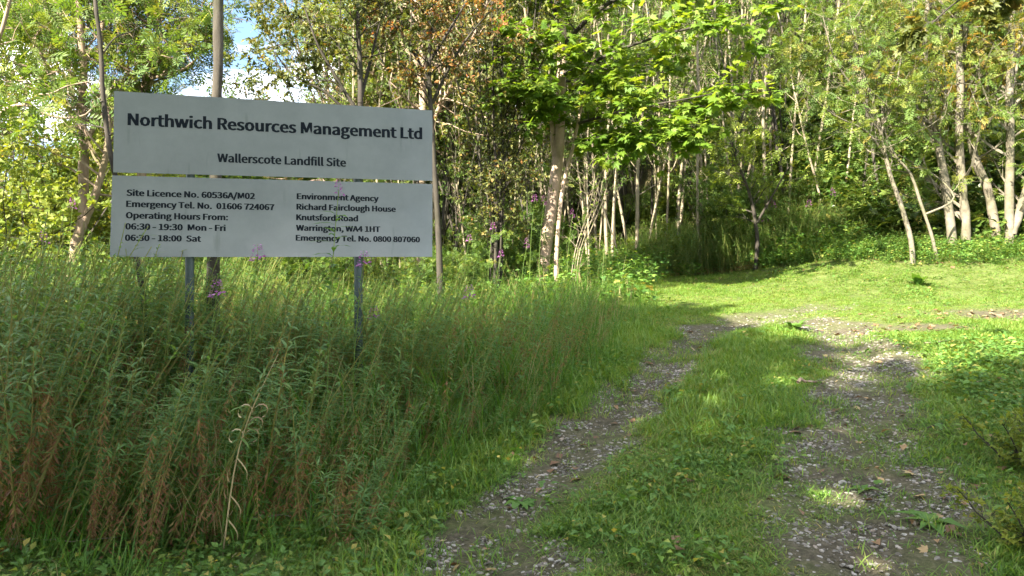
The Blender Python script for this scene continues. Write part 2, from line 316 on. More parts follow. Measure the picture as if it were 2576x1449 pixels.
# ------------------------------------------------------------------ the sign
def R3(yaw, tilt, roll):
    c, s = math.cos, math.sin
    return Matrix(((c(yaw), -s(yaw), 0), (s(yaw), c(yaw), 0), (0, 0, 1))) @ Matrix(((1, 0, 0), (0, c(tilt), -s(tilt)), (0, s(tilt), c(tilt)))) @ Matrix(((c(roll), 0, s(roll)), (0, 1, 0), (-s(roll), 0, c(roll))))
def sign_mat():
    m, nt, out = new_mat('sign_paint'); L = nt.links; nn = nt.nodes.new
    tc = nn('ShaderNodeTexCoord'); n = nn('ShaderNodeTexNoise'); n.inputs['Scale'].default_value = 2.5; n.inputs['Detail'].default_value = 7; n.inputs['Roughness'].default_value = .7; L.new(tc.outputs['Object'], n.inputs['Vector'])
    r = ramp(nt, [(.35, (.175, .195, .20)), (.65, (.205, .228, .232))]); L.new(n.outputs['Fac'], r.inputs['Fac'])
    n2 = nn('ShaderNodeTexNoise'); n2.inputs['Scale'].default_value = 60; n2.inputs['Detail'].default_value = 3; L.new(tc.outputs['Object'], n2.inputs['Vector'])
    r2 = ramp(nt, [(.28, (.55, .55, .48)), (.36, (1, 1, 1))]); mpz = nn('ShaderNodeMapping'); mpz.inputs['Scale'].default_value = (1, 1, .12); L.new(tc.outputs['Object'], mpz.inputs[0]); L.new(mpz.outputs[0], n2.inputs['Vector']); n2.inputs['Scale'].default_value = 14; L.new(n2.outputs['Fac'], r2.inputs['Fac'])
    mx = nn('ShaderNodeMix'); mx.data_type = 'RGBA'; mx.blend_type = 'MULTIPLY'; mx.inputs['Factor'].default_value = .35; L.new(r.outputs[0], mx.inputs['A']); L.new(r2.outputs[0], mx.inputs['B'])
    p = nn('ShaderNodeBsdfPrincipled'); p.inputs['Roughness'].default_value = .33; L.new(mx.outputs['Result'], p.inputs['Base Color'])
    rr = ramp(nt, [(.3, (.10, .10, .10)), (.7, (.26, .26, .26))]); L.new(n.outputs['Fac'], rr.inputs['Fac']); L.new(rr.outputs[0], p.inputs['Roughness'])
    n3 = nn('ShaderNodeTexNoise'); n3.inputs['Scale'].default_value = 1.6; n3.inputs['Detail'].default_value = 2; L.new(tc.outputs['Object'], n3.inputs['Vector'])
    b = nn('ShaderNodeBump'); b.inputs['Strength'].default_value = .35; b.inputs['Distance'].default_value = .03; L.new(n3.outputs['Fac'], b.inputs['Height']); L.new(b.outputs[0], p.inputs['Normal'])
    L.new(p.outputs[0], out.inputs[0]); return m
M['sign'] = sign_mat(); M['ink'] = plain('sign_lettering', (.006, .009, .014), .8, (.010, .014, .020), 40, spec=.1)
M['post'] = plain('post_paint', (.018, .034, .034), .5, (.030, .050, .048), 12)
M['zinc'] = plain('zinc_fixings', (.35, .36, .37), .4, metal=.8)
def box_mesh(name, x0, x1, y0, y1, z0, z1, mat, bev=.0015):
    import bmesh
    bm = bmesh.new(); bmesh.ops.create_cube(bm, size=1)
    for v in bm.verts: v.co = Vector(((x0 + x1) / 2 + v.co.x * (x1 - x0), (y0 + y1) / 2 + v.co.y * (y1 - y0), (z0 + z1) / 2 + v.co.z * (z1 - z0)))
    bmesh.ops.bevel(bm, geom=bm.edges[:], offset=bev, segments=2, affect='EDGES')
    m = bpy.data.meshes.new(name); bm.to_mesh(m); bm.free(); m.materials.append(mat); return m
def quad_panel(name, cs, mat, th=.004, nx=24, nz=8, seed=0):
    """slightly wavy sheet between four corners (u,w): tl,tr,bl,br"""
    tl, tr, bl, br = [np.array(c, float) for c in cs]; u = np.linspace(0, 1, nx); v = np.linspace(0, 1, nz)
    U, Vv = np.meshgrid(u, v); P = (1 - Vv)[..., None] * ((1 - U)[..., None] * bl + U[..., None] * br) + Vv[..., None] * ((1 - U)[..., None] * tl + U[..., None] * tr)
    yy = (vnoise(P[..., 0], P[..., 1], .7, 31 + seed) - .5) * .008
    A = np.stack([P[..., 0], yy, P[..., 1]], -1).reshape(-1, 3); B = A + (0, th, 0); n = nx * nz
    i = np.arange(nz - 1)[:, None] * nx + np.arange(nx - 1)[None]
    F = np.stack([i, i + 1, i + nx + 1, i + nx], -1).reshape(-1, 4)
    rim = [k for k in range(nx)] + [nx * (j + 1) - 1 for j in range(1, nz)] + [n - 1 - k for k in range(1, nx)] + [nx * (nz - 1 - j) for j in range(1, nz - 1)]
    R = np.array([(a, a + n, b + n, b) for a, b in zip(rim, rim[1:] + rim[:1])])
    g = G(); g.add(np.concatenate([A, B]), np.concatenate([F, F[:, ::-1] + n, R])); return g.mesh(name, mat, False)
# letter outlines: advance, corner points, triangles
GLYPHS = {',':(389,[163,-103,191,-20,197,-19,121,8,88,87,122,165,203,194,294,148,326,26,268,-160,98,-292,55,-185],[5,7,6,4,7,5,4,8,7,3,8,4,3,2,8,2,9,8,1,9,2,0,9,1,11,9,0,11,10,9]),'-':(486,[439,457,439,327,48,327,48,457],[2,0,3,2,1,0]),'.':(389,[117,162,195,194,272,162,304,78,272,-4,195,-35,117,-4,85,78],[0,2,1,7,2,0,7,3,2,6,3,7,6,4,3,6,5,4]),'/':(549,[550,1128,121,-267,-6,-267,424,1128],[2,0,3,2,1,0]),'0':(777,[142,925,389,1063,636,925,725,517,636,104,389,-37,142,104,54,517,516,834,389,924,262,834,209,517,262,197,389,105,516,197,569,517],[0,2,1,7,10,0,10,9,0,9,2,0,9,8,2,8,3,2,7,11,10,15,3,8,15,4,3,6,11,7,6,12,11,14,4,15,6,13,12,13,4,14,6,4,13,6,5,4]),'1':(777,[337,122,337,857,153,857,153,966,284,1000,379,1043,496,1043,496,122,702,122,702,-16,107,-16,107,122],[4,6,5,4,1,6,1,7,6,3,1,4,2,1,3,0,7,1,10,0,11,10,7,0,10,8,7,10,9,8]),'2':(777,[404,455,515,739,473,872,342,924,235,893,130,800,32,896,182,1019,360,1062,590,975,675,744,561,422,293,120,339,123,423,127,723,127,723,-16,46,-16,46,82],[7,9,8,6,9,7,6,3,9,3,2,9,2,10,9,6,4,3,5,4,6,1,10,2,1,11,10,0,11,1,18,11,0,18,12,11,13,15,14,13,16,15,12,16,13,18,16,12,17,16,18]),'3':(777,[104,228,219,139,359,105,499,152,551,278,487,415,233,472,233,595,460,653,516,779,475,884,359,925,251,899,144,820,55,926,200,1025,365,1061,591,991,681,789,627,623,498,534,498,544,649,458,716,274,614,46,369,-35,163,10,18,120],[15,17,16,14,17,15,14,11,17,11,10,17,10,18,17,13,12,14,12,11,14,9,18,10,9,19,18,8,19,9,7,19,8,7,21,19,21,20,19,6,21,7,6,22,21,5,22,6,5,23,22,4,23,5,3,23,4,3,24,23,27,1,0,2,24,3,27,2,1,26,2,27,26,24,2,26,25,24]),'4':(777,[12,267,12,372,446,1043,613,1043,613,401,750,401,750,267,613,267,613,-16,460,-16,460,267,463,793,466,871,487,871,452,804,409,727,191,401,460,401,460,700],[1,3,2,1,12,3,12,13,3,13,4,3,1,14,12,14,11,12,14,11,13,11,4,13,1,15,14,18,4,11,1,16,15,17,4,18,1,17,16,1,4,17,1,5,4,1,6,5,0,6,1,10,6,0,9,7,10,7,6,10,9,8,7]),'5':(777,[99,224,212,138,353,105,497,165,556,331,502,491,358,548,276,534,188,486,104,539,139,1043,669,1043,669,901,281,901,258,645,307,666,395,677,624,595,720,333,612,61,368,-35,162,9,15,114],[9,13,10,13,11,10,13,12,11,9,14,13,15,17,16,14,17,15,9,17,14,9,6,17,6,5,17,5,18,17,9,7,6,8,7,9,4,18,5,4,19,18,3,19,4,22,1,0,2,19,3,22,2,1,21,2,22,21,19,2,21,20,19]),'6':(777,[180,929,456,1062,604,1030,723,942,628,840,546,904,466,923,294,835,226,557,301,619,432,654,652,569,734,315,642,62,421,-36,163,98,62,490,532,157,579,315,536,469,409,525,316,498,220,407,282,178,422,101],[0,2,1,0,3,2,0,6,3,6,5,3,5,4,3,16,7,0,7,6,0,16,8,7,9,11,10,8,11,9,8,20,11,20,19,11,19,12,11,16,20,8,16,21,20,16,22,21,15,22,16,18,12,19,15,23,22,17,12,18,17,13,12,15,24,23,24,13,17,15,13,24,14,13,15]),'7':(777,[53,901,53,1043,727,1043,727,946,492,505,424,-16,259,-16,338,505,541,901],[0,2,1,0,3,2,0,8,3,8,4,3,7,4,8,7,5,4,6,5,7]),'8':(777,[109,439,236,547,236,538,141,634,96,782,182,983,395,1059,614,979,693,772,645,617,557,518,557,524,674,424,730,245,636,45,392,-35,145,46,47,254,509,882,393,930,288,889,247,782,312,653,458,578,526,663,551,764,498,393,322,479,232,391,195,267,251,143,394,94,525,138,573,250],[5,7,6,4,20,5,20,19,5,19,7,5,19,18,7,18,8,7,4,21,20,25,8,18,3,21,4,3,22,21,25,9,8,24,9,25,23,9,24,3,23,22,2,1,3,1,23,3,23,11,9,11,10,9,1,11,23,0,11,1,0,27,11,27,12,11,0,28,27,26,12,27,17,28,0,26,13,12,33,13,26,17,29,28,17,30,29,16,30,17,32,13,33,32,14,13,16,31,30,31,14,32,16,14,31,15,14,16]),'9':(777,[149,188,236,124,323,105,485,193,554,471,479,409,344,373,126,459,45,712,136,965,356,1062,616,935,718,558,601,103,331,-35,178,-3,58,84,246,870,199,711,242,558,367,502,464,531,562,627,499,852,357,927],[9,11,10,8,17,9,17,24,9,24,11,9,24,23,11,23,12,11,8,18,17,22,12,23,7,18,8,7,19,18,21,12,22,7,20,19,21,4,12,4,13,12,20,4,21,7,4,20,7,5,4,3,13,4,6,5,7,2,13,3,16,1,0,16,2,1,16,13,2,16,14,13,15,14,16]),':':(389,[117,162,195,194,272,162,304,78,272,-4,195,-35,117,-4,85,78,117,727,195,760,272,727,304,644,272,561,195,529,117,561,85,644],[8,10,9,15,10,8,15,11,10,15,12,11,14,12,15,14,13,12,0,2,1,7,2,0,7,3,2,6,3,7,6,4,3,6,5,4]),'A':(852,[509,1043,868,-16,697,-16,599,298,247,298,148,-16,-17,-16,341,1043,514,569,461,742,414,906,432,906,386,742,333,569,289,432,557,432],[6,10,7,10,0,7,10,11,0,11,1,0,6,12,10,12,9,10,12,9,11,9,1,11,8,1,9,6,13,12,15,1,8,6,14,13,6,4,14,4,15,14,4,3,15,3,1,15,6,5,4,2,1,3]),'E':(825,[748,1043,748,901,286,901,286,611,676,611,676,469,286,469,286,127,764,127,764,-16,125,-16,125,1043],[10,2,11,2,0,11,2,1,0,10,3,2,10,6,3,6,4,3,6,5,4,10,7,6,10,8,7,10,9,8]),'F':(773,[748,1043,748,901,286,901,286,586,678,586,678,445,286,445,286,-16,125,-16,125,1043],[8,2,9,2,0,9,2,1,0,8,3,2,8,6,3,6,4,3,6,5,4,8,7,6]),'H':(1020,[286,1043,286,613,733,613,733,1043,896,1043,896,-16,733,-16,733,469,286,469,286,-16,125,-16,125,1043],[10,0,11,10,1,0,2,4,3,2,5,4,10,8,1,8,2,1,8,7,2,7,5,2,10,9,8,6,5,7]),'K':(905,[286,1043,286,527,266,527,696,1043,884,1043,547,636,927,-16,746,-16,444,507,286,319,286,-16,125,-16,125,1043],[11,0,12,11,2,0,2,1,0,2,4,3,2,5,4,2,8,5,8,6,5,11,9,2,9,8,2,7,6,8,11,10,9]),'L':(761,[286,1043,286,127,736,127,736,-16,125,-16,125,1043],[4,0,5,4,1,0,4,2,1,4,3,2]),'M':(1137,[308,1043,508,483,546,376,579,279,561,279,594,376,629,483,829,1043,1012,1043,1012,-16,859,-16,859,569,865,720,875,855,898,855,819,632,622,88,513,88,314,632,235,855,258,855,268,720,274,569,274,-16,125,-16,125,1043],[24,19,25,19,0,25,19,20,0,20,1,0,6,13,7,13,8,7,13,14,8,14,9,8,24,21,19,21,18,19,21,1,20,6,12,13,15,12,14,12,9,14,6,15,12,15,11,12,24,22,21,18,1,21,6,16,15,17,1,18,24,23,22,17,2,1,5,16,6,17,4,2,4,3,2,4,16,5,17,16,4]),'N':(1013,[282,1043,662,387,769,184,749,184,738,328,732,493,732,1043,887,1043,887,-16,729,-16,350,641,244,844,265,844,274,702,279,539,279,-16,125,-16,125,1043],[16,11,17,11,0,17,11,12,0,12,1,0,5,7,6,5,8,7,16,13,11,13,10,11,13,10,12,10,1,12,16,14,13,9,1,10,16,15,14,4,8,5,9,3,1,3,2,1,3,8,4,9,8,3]),'O':(1039,[191,916,520,1062,849,916,975,517,849,114,520,-36,191,114,64,517,728,809,520,913,311,809,231,517,311,221,520,113,728,221,808,517],[0,2,1,7,10,0,10,9,0,9,2,0,9,8,2,8,3,2,7,11,10,15,3,8,6,11,7,15,4,3,6,12,11,14,4,15,6,13,12,13,4,14,13,5,4,5,13,6]),'R':(889,[616,602,674,739,616,867,441,906,286,906,286,555,440,555,286,420,286,-16,125,-16,125,1043,464,1043,731,977,838,740,770,536,611,444,878,-16,695,-16,446,420],[9,4,10,4,11,10,4,12,11,4,3,12,3,2,12,2,13,12,9,5,4,1,13,2,1,14,13,0,14,1,6,14,0,9,7,5,7,6,5,7,14,6,7,15,14,7,18,15,18,16,15,9,8,7,17,16,18]),'S':(835,[142,244,280,145,427,112,575,155,625,262,581,366,463,431,316,496,170,590,97,774,195,981,437,1061,614,1025,763,922,676,815,561,891,439,915,310,878,264,783,314,683,424,625,571,562,727,459,792,272,692,54,427,-35,219,8,44,130],[10,12,11,10,13,12,9,17,10,17,16,10,16,13,10,16,15,13,15,14,13,9,18,17,9,19,18,8,19,9,8,20,19,8,21,20,7,21,8,7,22,21,6,22,7,6,23,22,5,23,6,4,23,5,4,24,23,3,24,4,27,1,0,2,24,3,27,2,1,26,2,27,26,24,2,26,25,24]),'T':(839,[27,901,27,1043,812,1043,812,901,501,901,501,-16,338,-16,338,901],[0,2,1,0,3,2,7,3,0,6,4,7,4,3,7,6,5,4]),'W':(1230,[183,1043,293,471,324,305,352,150,332,150,364,305,402,472,546,1043,690,1043,836,471,873,306,906,150,888,150,914,304,942,471,1055,1043,1212,1043,993,-16,811,-16,652,615,627,734,605,837,625,837,602,734,576,615,420,-16,241,-16,17,1043],[26,0,27,26,1,0,6,8,7,6,21,8,21,22,8,22,9,8,14,16,15,14,17,16,6,23,21,23,20,21,23,20,22,20,9,22,19,9,20,6,24,23,18,9,19,6,25,24,5,25,6,18,10,9,26,2,1,13,17,14,18,12,10,12,11,10,4,3,5,3,25,5,26,3,2,12,17,13,26,25,3,18,17,12]),'a':(789,[184,402,530,493,504,603,390,657,273,633,158,571,93,687,238,762,415,797,628,707,692,470,692,-16,557,-16,546,75,561,75,444,-1,303,-35,133,26,65,199,533,376,292,313,224,204,257,126,341,102,437,125,533,193],[7,9,8,6,9,7,6,3,9,3,2,9,2,10,9,5,4,6,4,3,6,1,10,2,0,10,1,0,19,10,19,11,10,18,20,0,20,19,0,25,11,19,18,21,20,18,22,21,17,22,18,24,14,25,14,11,25,17,23,22,23,14,24,17,13,23,13,14,23,17,15,13,15,12,13,15,11,14,16,15,17,12,11,15]),'c':(714,[170,687,437,797,573,768,683,694,599,585,519,639,446,655,285,580,221,379,283,180,442,105,531,125,624,186,697,72,566,-8,427,-35,162,74,56,380],[0,2,1,0,3,2,0,6,3,6,5,3,5,4,3,17,7,0,7,6,0,17,8,7,16,8,17,16,9,8,11,13,12,16,10,9,10,13,11,16,13,10,15,13,16,15,14,13]),'d':(868,[161,684,401,797,525,772,600,723,595,822,595,1131,755,1131,755,-16,620,-16,609,74,624,74,523,-1,386,-35,146,74,57,380,595,584,512,639,428,655,283,581,222,381,275,178,418,107,509,130,595,201],[4,6,5,4,7,6,3,7,4,0,2,1,0,3,2,0,17,3,17,16,3,16,15,3,15,7,3,14,18,0,18,17,0,23,7,15,14,19,18,14,20,19,13,20,14,22,10,23,10,7,23,13,21,20,21,10,22,13,10,21,12,9,13,9,10,13,12,11,9,11,8,9,11,7,10,8,7,11]),'e':(776,[165,685,413,798,651,695,733,425,731,382,726,334,222,334,286,168,453,101,548,115,648,166,708,52,580,-11,435,-35,166,75,56,380,542,606,416,660,284,604,222,457,584,457],[0,2,1,0,17,2,17,16,2,16,3,2,15,18,0,18,17,0,20,3,16,15,19,18,15,20,19,15,3,20,15,4,3,15,5,4,14,6,15,6,5,15,14,7,6,14,8,7,9,11,10,8,11,9,14,11,8,13,11,14,13,12,11]),'f':(455,[134,775,134,885,191,1077,369,1149,443,1142,518,1120,481,989,424,1010,388,1014,318,981,293,879,293,777,454,777,454,641,293,641,293,-16,134,-16,134,641,30,641,30,768],[2,4,3,2,5,4,2,7,5,7,6,5,1,9,2,9,8,2,8,7,2,1,10,9,0,10,1,0,11,10,0,12,11,0,13,12,19,13,0,18,13,19,17,13,18,16,14,17,14,13,17,16,15,14]),'g':(790,[87,-44,167,32,167,26,120,73,98,157,128,249,183,305,183,298,116,379,83,510,172,719,382,796,447,790,494,777,772,777,772,646,631,646,660,602,679,504,594,300,386,225,323,232,276,249,251,221,240,178,262,131,358,110,507,110,715,65,788,-87,677,-285,386,-367,149,-311,54,-149,486,627,384,669,283,627,240,508,283,389,384,345,485,389,529,508,594,-47,489,-27,358,-27,310,-25,266,-17,216,-71,201,-126,252,-212,403,-245,569,-201,626,-107],[10,12,11,10,13,12,10,14,13,10,15,14,9,36,10,36,35,10,35,15,10,34,16,35,16,15,35,34,17,16,9,37,36,41,17,34,41,18,17,8,37,9,40,18,41,8,38,37,40,19,18,39,19,40,8,39,38,7,6,8,6,39,8,6,19,39,5,19,6,5,22,19,22,20,19,4,22,5,4,23,22,21,20,22,4,24,23,4,25,24,3,25,4,3,26,25,3,27,26,3,28,27,2,1,3,1,28,3,1,43,28,43,42,28,42,29,28,0,46,1,46,43,1,0,47,46,45,43,46,44,43,45,33,47,0,52,29,42,33,48,47,52,30,29,51,30,52,33,49,48,32,49,33,50,30,51,32,50,49,32,30,50,32,31,30]),'h':(850,[274,1131,274,809,269,687,358,757,505,797,694,715,753,484,753,-16,593,-16,593,463,561,609,464,651,368,624,274,544,274,-16,113,-16,113,1131],[15,0,16,15,1,0,15,2,1,3,5,4,2,5,3,2,11,5,11,10,5,10,6,5,15,13,2,13,12,2,12,11,2,9,6,10,15,14,13,9,7,6,8,7,9]),'i':(385,[120,1075,193,1103,267,1075,296,1003,267,928,193,900,120,928,92,1003,274,777,274,-16,113,-16,113,777],[10,8,11,10,9,8,0,2,1,0,3,2,7,3,0,7,4,3,6,4,7,5,4,6]),'l':(398,[113,1131,274,1131,274,145,282,112,296,104,302,105,332,109,356,-19,309,-31,261,-34,147,15,113,149],[11,1,0,11,2,1,10,2,11,10,3,2,10,4,3,5,7,6,4,7,5,10,7,4,9,7,10,9,8,7]),'m':(1297,[248,777,261,666,243,666,351,757,486,797,634,755,699,658,809,754,949,797,1135,715,1194,484,1194,-16,1034,-16,1034,463,1002,609,908,651,826,625,733,545,733,-16,574,-16,574,463,541,609,447,651,365,625,274,545,274,-16,113,-16,113,777],[7,9,8,3,5,4,26,0,27,26,2,0,2,1,0,2,5,3,2,6,5,6,9,7,6,15,9,15,14,9,14,10,9,26,24,2,24,23,2,23,22,2,22,6,2,22,15,6,22,16,15,21,16,22,21,17,16,20,17,21,13,10,14,26,25,24,20,18,17,13,11,10,19,18,20,12,11,13]),'n':(854,[248,777,261,666,244,666,357,757,505,797,694,715,753,484,753,-16,593,-16,593,463,561,609,464,651,368,624,274,544,274,-16,113,-16,113,777],[3,5,4,15,0,16,15,2,0,2,1,0,2,5,3,2,11,5,11,10,5,10,6,5,15,13,2,13,12,2,12,11,2,9,6,10,15,14,13,9,7,6,8,7,9]),'o':(849,[166,687,424,798,683,687,793,380,683,74,424,-36,166,74,56,380,571,580,424,654,279,580,221,380,279,179,424,106,571,179,629,380],[0,2,1,7,10,0,10,9,0,9,2,0,9,8,2,8,3,2,7,11,10,15,3,8,14,3,15,7,12,11,6,12,7,14,4,3,13,4,14,6,13,12,6,4,13,5,4,6]),'p':(868,[248,777,260,688,244,688,357,763,493,797,730,686,811,392,707,78,465,-35,352,-11,270,41,274,-63,274,-337,113,-337,113,777,601,584,458,655,369,631,274,561,274,177,362,122,440,106,586,181,645,391],[3,5,4,13,0,14,13,2,0,2,1,0,2,5,3,13,18,2,18,17,2,17,16,2,16,5,2,16,15,5,15,6,5,23,6,15,13,19,18,23,7,6,22,7,23,21,7,22,13,10,19,10,20,19,10,21,20,10,7,21,10,8,7,13,11,10,9,8,10,13,12,11]),'r':(543,[249,777,261,638,242,638,336,751,463,796,513,792,565,774,534,633,485,646,451,649,359,612,274,484,274,-16,113,-16,113,777],[3,5,4,3,6,5,13,0,14,13,2,0,2,1,0,3,7,6,2,9,3,9,8,3,8,7,3,2,10,9,13,11,2,11,10,2,13,12,11]),'s':(655,[102,194,216,121,331,98,433,129,464,199,415,277,301,330,146,408,69,564,144,730,348,797,486,770,608,698,526,592,436,646,351,664,255,635,227,571,270,502,379,453,542,373,621,208,545,35,329,-35,167,-3,22,82],[9,11,10,9,12,11,8,16,9,16,15,9,15,12,9,15,14,12,14,13,12,8,17,16,8,18,17,7,18,8,7,19,18,7,20,19,6,20,7,6,21,20,5,21,6,4,21,5,4,22,21,3,22,4,25,1,0,2,22,3,25,2,1,25,22,2,24,22,25,24,23,22]),'t':(528,[135,641,22,641,22,769,143,776,157,991,295,991,295,777,502,777,502,641,295,641,295,233,318,135,398,102,437,107,494,127,528,-1,442,-25,365,-35,185,40,135,233],[3,5,4,3,6,5,3,7,6,3,8,7,2,8,3,1,8,2,0,8,1,19,9,0,9,8,0,19,10,9,18,10,19,18,11,10,18,12,11,13,15,14,12,15,13,18,15,12,17,15,18,17,16,15]),'u':(850,[102,777,262,777,262,296,294,152,390,109,486,137,579,228,579,777,739,777,739,-16,602,-16,592,103,608,103,497,5,350,-35,161,46,102,277],[16,1,0,16,2,1,6,8,7,6,9,8,16,3,2,15,3,16,5,12,6,12,9,6,15,4,3,4,12,5,15,11,4,11,12,4,15,13,11,13,10,11,13,9,12,14,13,15,10,9,13]),'v':(730,[163,777,309,333,345,220,376,120,359,120,391,220,426,333,574,777,734,777,454,-16,281,-16,-5,777],[10,0,11,10,1,0,6,8,7,6,9,8,10,2,1,5,9,6,4,3,5,3,9,5,10,3,2,10,9,3]),'w':(1123,[180,777,297,324,320,217,339,125,321,125,342,218,368,325,491,777,640,777,762,325,789,218,812,125,794,125,814,217,837,324,951,777,1108,777,893,-16,713,-16,601,406,574,514,552,613,570,613,548,513,521,404,410,-16,237,-16,17,777],[26,0,27,26,1,0,6,8,7,6,21,8,21,22,8,22,9,8,14,16,15,14,17,16,6,23,21,23,20,21,23,20,22,20,9,22,19,9,20,6,24,23,18,9,19,6,25,24,18,10,9,5,25,6,13,17,14,26,2,1,18,12,10,12,11,10,4,3,5,3,25,5,12,17,13,26,3,2,26,25,3,18,17,12]),'y':(730,[66,-190,108,-203,133,-206,230,-163,292,-53,307,-2,-5,777,162,777,320,344,357,238,392,139,376,139,403,236,434,344,575,777,734,777,440,-71,332,-264,144,-344,90,-340,33,-324],[5,7,6,5,8,7,13,15,14,13,16,15,5,9,8,12,16,13,5,11,9,11,10,9,11,16,12,5,16,11,4,16,5,3,16,4,3,17,16,2,17,3,20,1,0,20,2,1,20,17,2,20,18,17,19,18,20]),' ':(314,[],[])}
CAP = max(GLYPHS['H'][1][1::2])
SIGN_O = EYE + np.array([-3.00300406, 5.95616615, 0.28907081]); SIGN_R = R3(0.26483608, -0.06726048, 0.01372762)
def build_sign():
    t = thing('sign_board', 'large two-panel white sign with dark lettering on two grey-blue posts in the herbs', 'sign', SIGN_O)
    t.rotation_euler = SIGN_R.to_euler()
    up = obj('upper_panel', quad_panel('upper_panel', [(.006, 1.257), (2.446, 1.249), (.008, .632), (2.440, .650)], M['sign']), t)
    lo = obj('lower_panel', quad_panel('lower_panel', [(.002, .608), (2.440, .623), (-.006, -.011), (2.430, .012)], M['sign'], seed=3), t)
    T = [(up, "Northwich Resources Management Ltd", 0.108, 1.000, 2.354, .091, .0, -.0), (up, "Wallerscote Landfill Site", 0.750, 0.742, 1.731, .066, -.0, .0),
         (lo, "Site Licence No. 60536A/M02", 0.104, 0.456, 1.027, .047, 0, 0), (lo, "Emergency Tel. No.  01606 724067", 0.104, 0.371, 1.173, .047, 0, 0), (lo, "Operating Hours From:", 0.102, 0.284, 0.827, .047, 0, 0),
         (lo, "06:30 - 19:30  Mon - Fri", 0.100, 0.199, 0.810, .047, 0, 0), (lo, "06:30 - 18:00  Sat", 0.098, 0.113, 0.632, .046, 0, 0),
         (lo, "Environment Agency", 1.349, 0.465, 1.991, .046, 0, 0), (lo, "Richard Fairclough House", 1.347, 0.381, 2.130, .046, 0, 0), (lo, "Knutsford Road", 1.345, 0.296, 1.824, .046, 0, 0),
         (lo, "Warrington, WA4 1HT", 1.343, 0.212, 2.002, .045, 0, 0), (lo, "Emergency Tel. No. 0800 807060", 1.341, 0.132, 2.327, .045, 0, 0)]
    for par, body, u0, v0, u1, ch_h, a, b in T:
        V = []; F = []; x = 0.0
        for ch in body:
            adv, gv, gf = GLYPHS[ch]; gv = np.array(gv, float).reshape(-1, 2); b0 = sum(len(q) for q in V)
            if len(gv): V.append(gv + (x, 0)); F.append(np.array(gf).reshape(-1, 3) + b0)
            x += adv
        co = np.concatenate(V); x0, x1 = co[:, 0].min(), co[:, 0].max(); sx = (u1 - u0) / (x1 - x0); sz = ch_h / CAP
        X = u0 + (co[:, 0] - x0) * sx; Zc = v0 + co[:, 1] * sz
        o = np.stack([X, np.full(len(co), -.0012) + (vnoise(X, Zc, .7, 31 + (0 if par is up else 3)) - .5) * .008, Zc], -1)
        g = G()
        for q, sh in enumerate((-1, 0, 1)): g.add(o + (sh * (.0048 if ch_h > .08 else .0031), -.0002 * q, 0), np.concatenate(F))
        me = g.mesh('lettering', M['ink'])
        lo_ = obj('lettering', me, par); lo_['label'] = 'dark lettering reading ' + body.replace('  ', ' ').replace(':', '.')
    for k, (u, top) in enumerate(((.549, 1.12), (1.829, 1.13))):
        a = SIGN_R @ Vector((u, .045, 0)); p = Vector(SIGN_O) + a; h = p.z - float(gz(p.x, p.y)) + .3
        g = G(); tubes(g, [(np.array([(u, .043, z) for z in np.linspace(-h, top, 8)]), np.full(8, .033))], 20, 0)
        cap = [(u + .033 * math.cos(i / 20 * 6.2832), .043 + .033 * math.sin(i / 20 * 6.2832), top) for i in range(20)]
        g.add(cap, [list(range(20))]); obj('post', g.mesh('post', M['post'], False), t)
        for z in (.12, .50, .76, 1.12 - .08):
            obj('bracket', box_mesh('bracket', u - .06, u + .06, .0075, .0105, z - .015, z + .015, M['zinc']), t)
build_sign()

# ------------------------------------------------------------------ trees
def leaves_on(r, g, twigs, tmpl, per, size, droop=.25, flat=.6, mat=1, lcf=None, spread=1.0, start=.15):
    P = []; D = []; Nn = []; S = []; C = []
    for pts in twigs:
        n = r.poisson(per); tt = start + (1 - start) * r.random(n) ** .8
        seg = len(pts) - 1; u = tt * seg; i = np.minimum(u.astype(int), seg - 1); f = (u - i)[:, None]
        p = pts[i] * (1 - f) + pts[i + 1] * f; ax = nrm(pts[-1] - pts[0])
        q = r.normal(0, 1, (n, 3)); d = nrm(q * spread + ax * .7 + np.array([0, 0, -droop]))
        P.append(p); D.append(d); Nn.append(nrm(r.normal(0, 1, (n, 3)) * (1 - flat) + np.array([0, 0, flat]))); S.append(size * r.uniform(.6, 1.25, n))
        c = r.random() * .5 + r.random(n) * .5; C.append(c)
    if not P: return
    P = np.concatenate(P); C = np.concatenate(C)
    if lcf is not None: C = lcf(P, C)
    put(g, tmpl, P, np.concatenate(D), np.concatenate(Nn), np.concatenate(S), np.clip(C, 0, 1), mat)
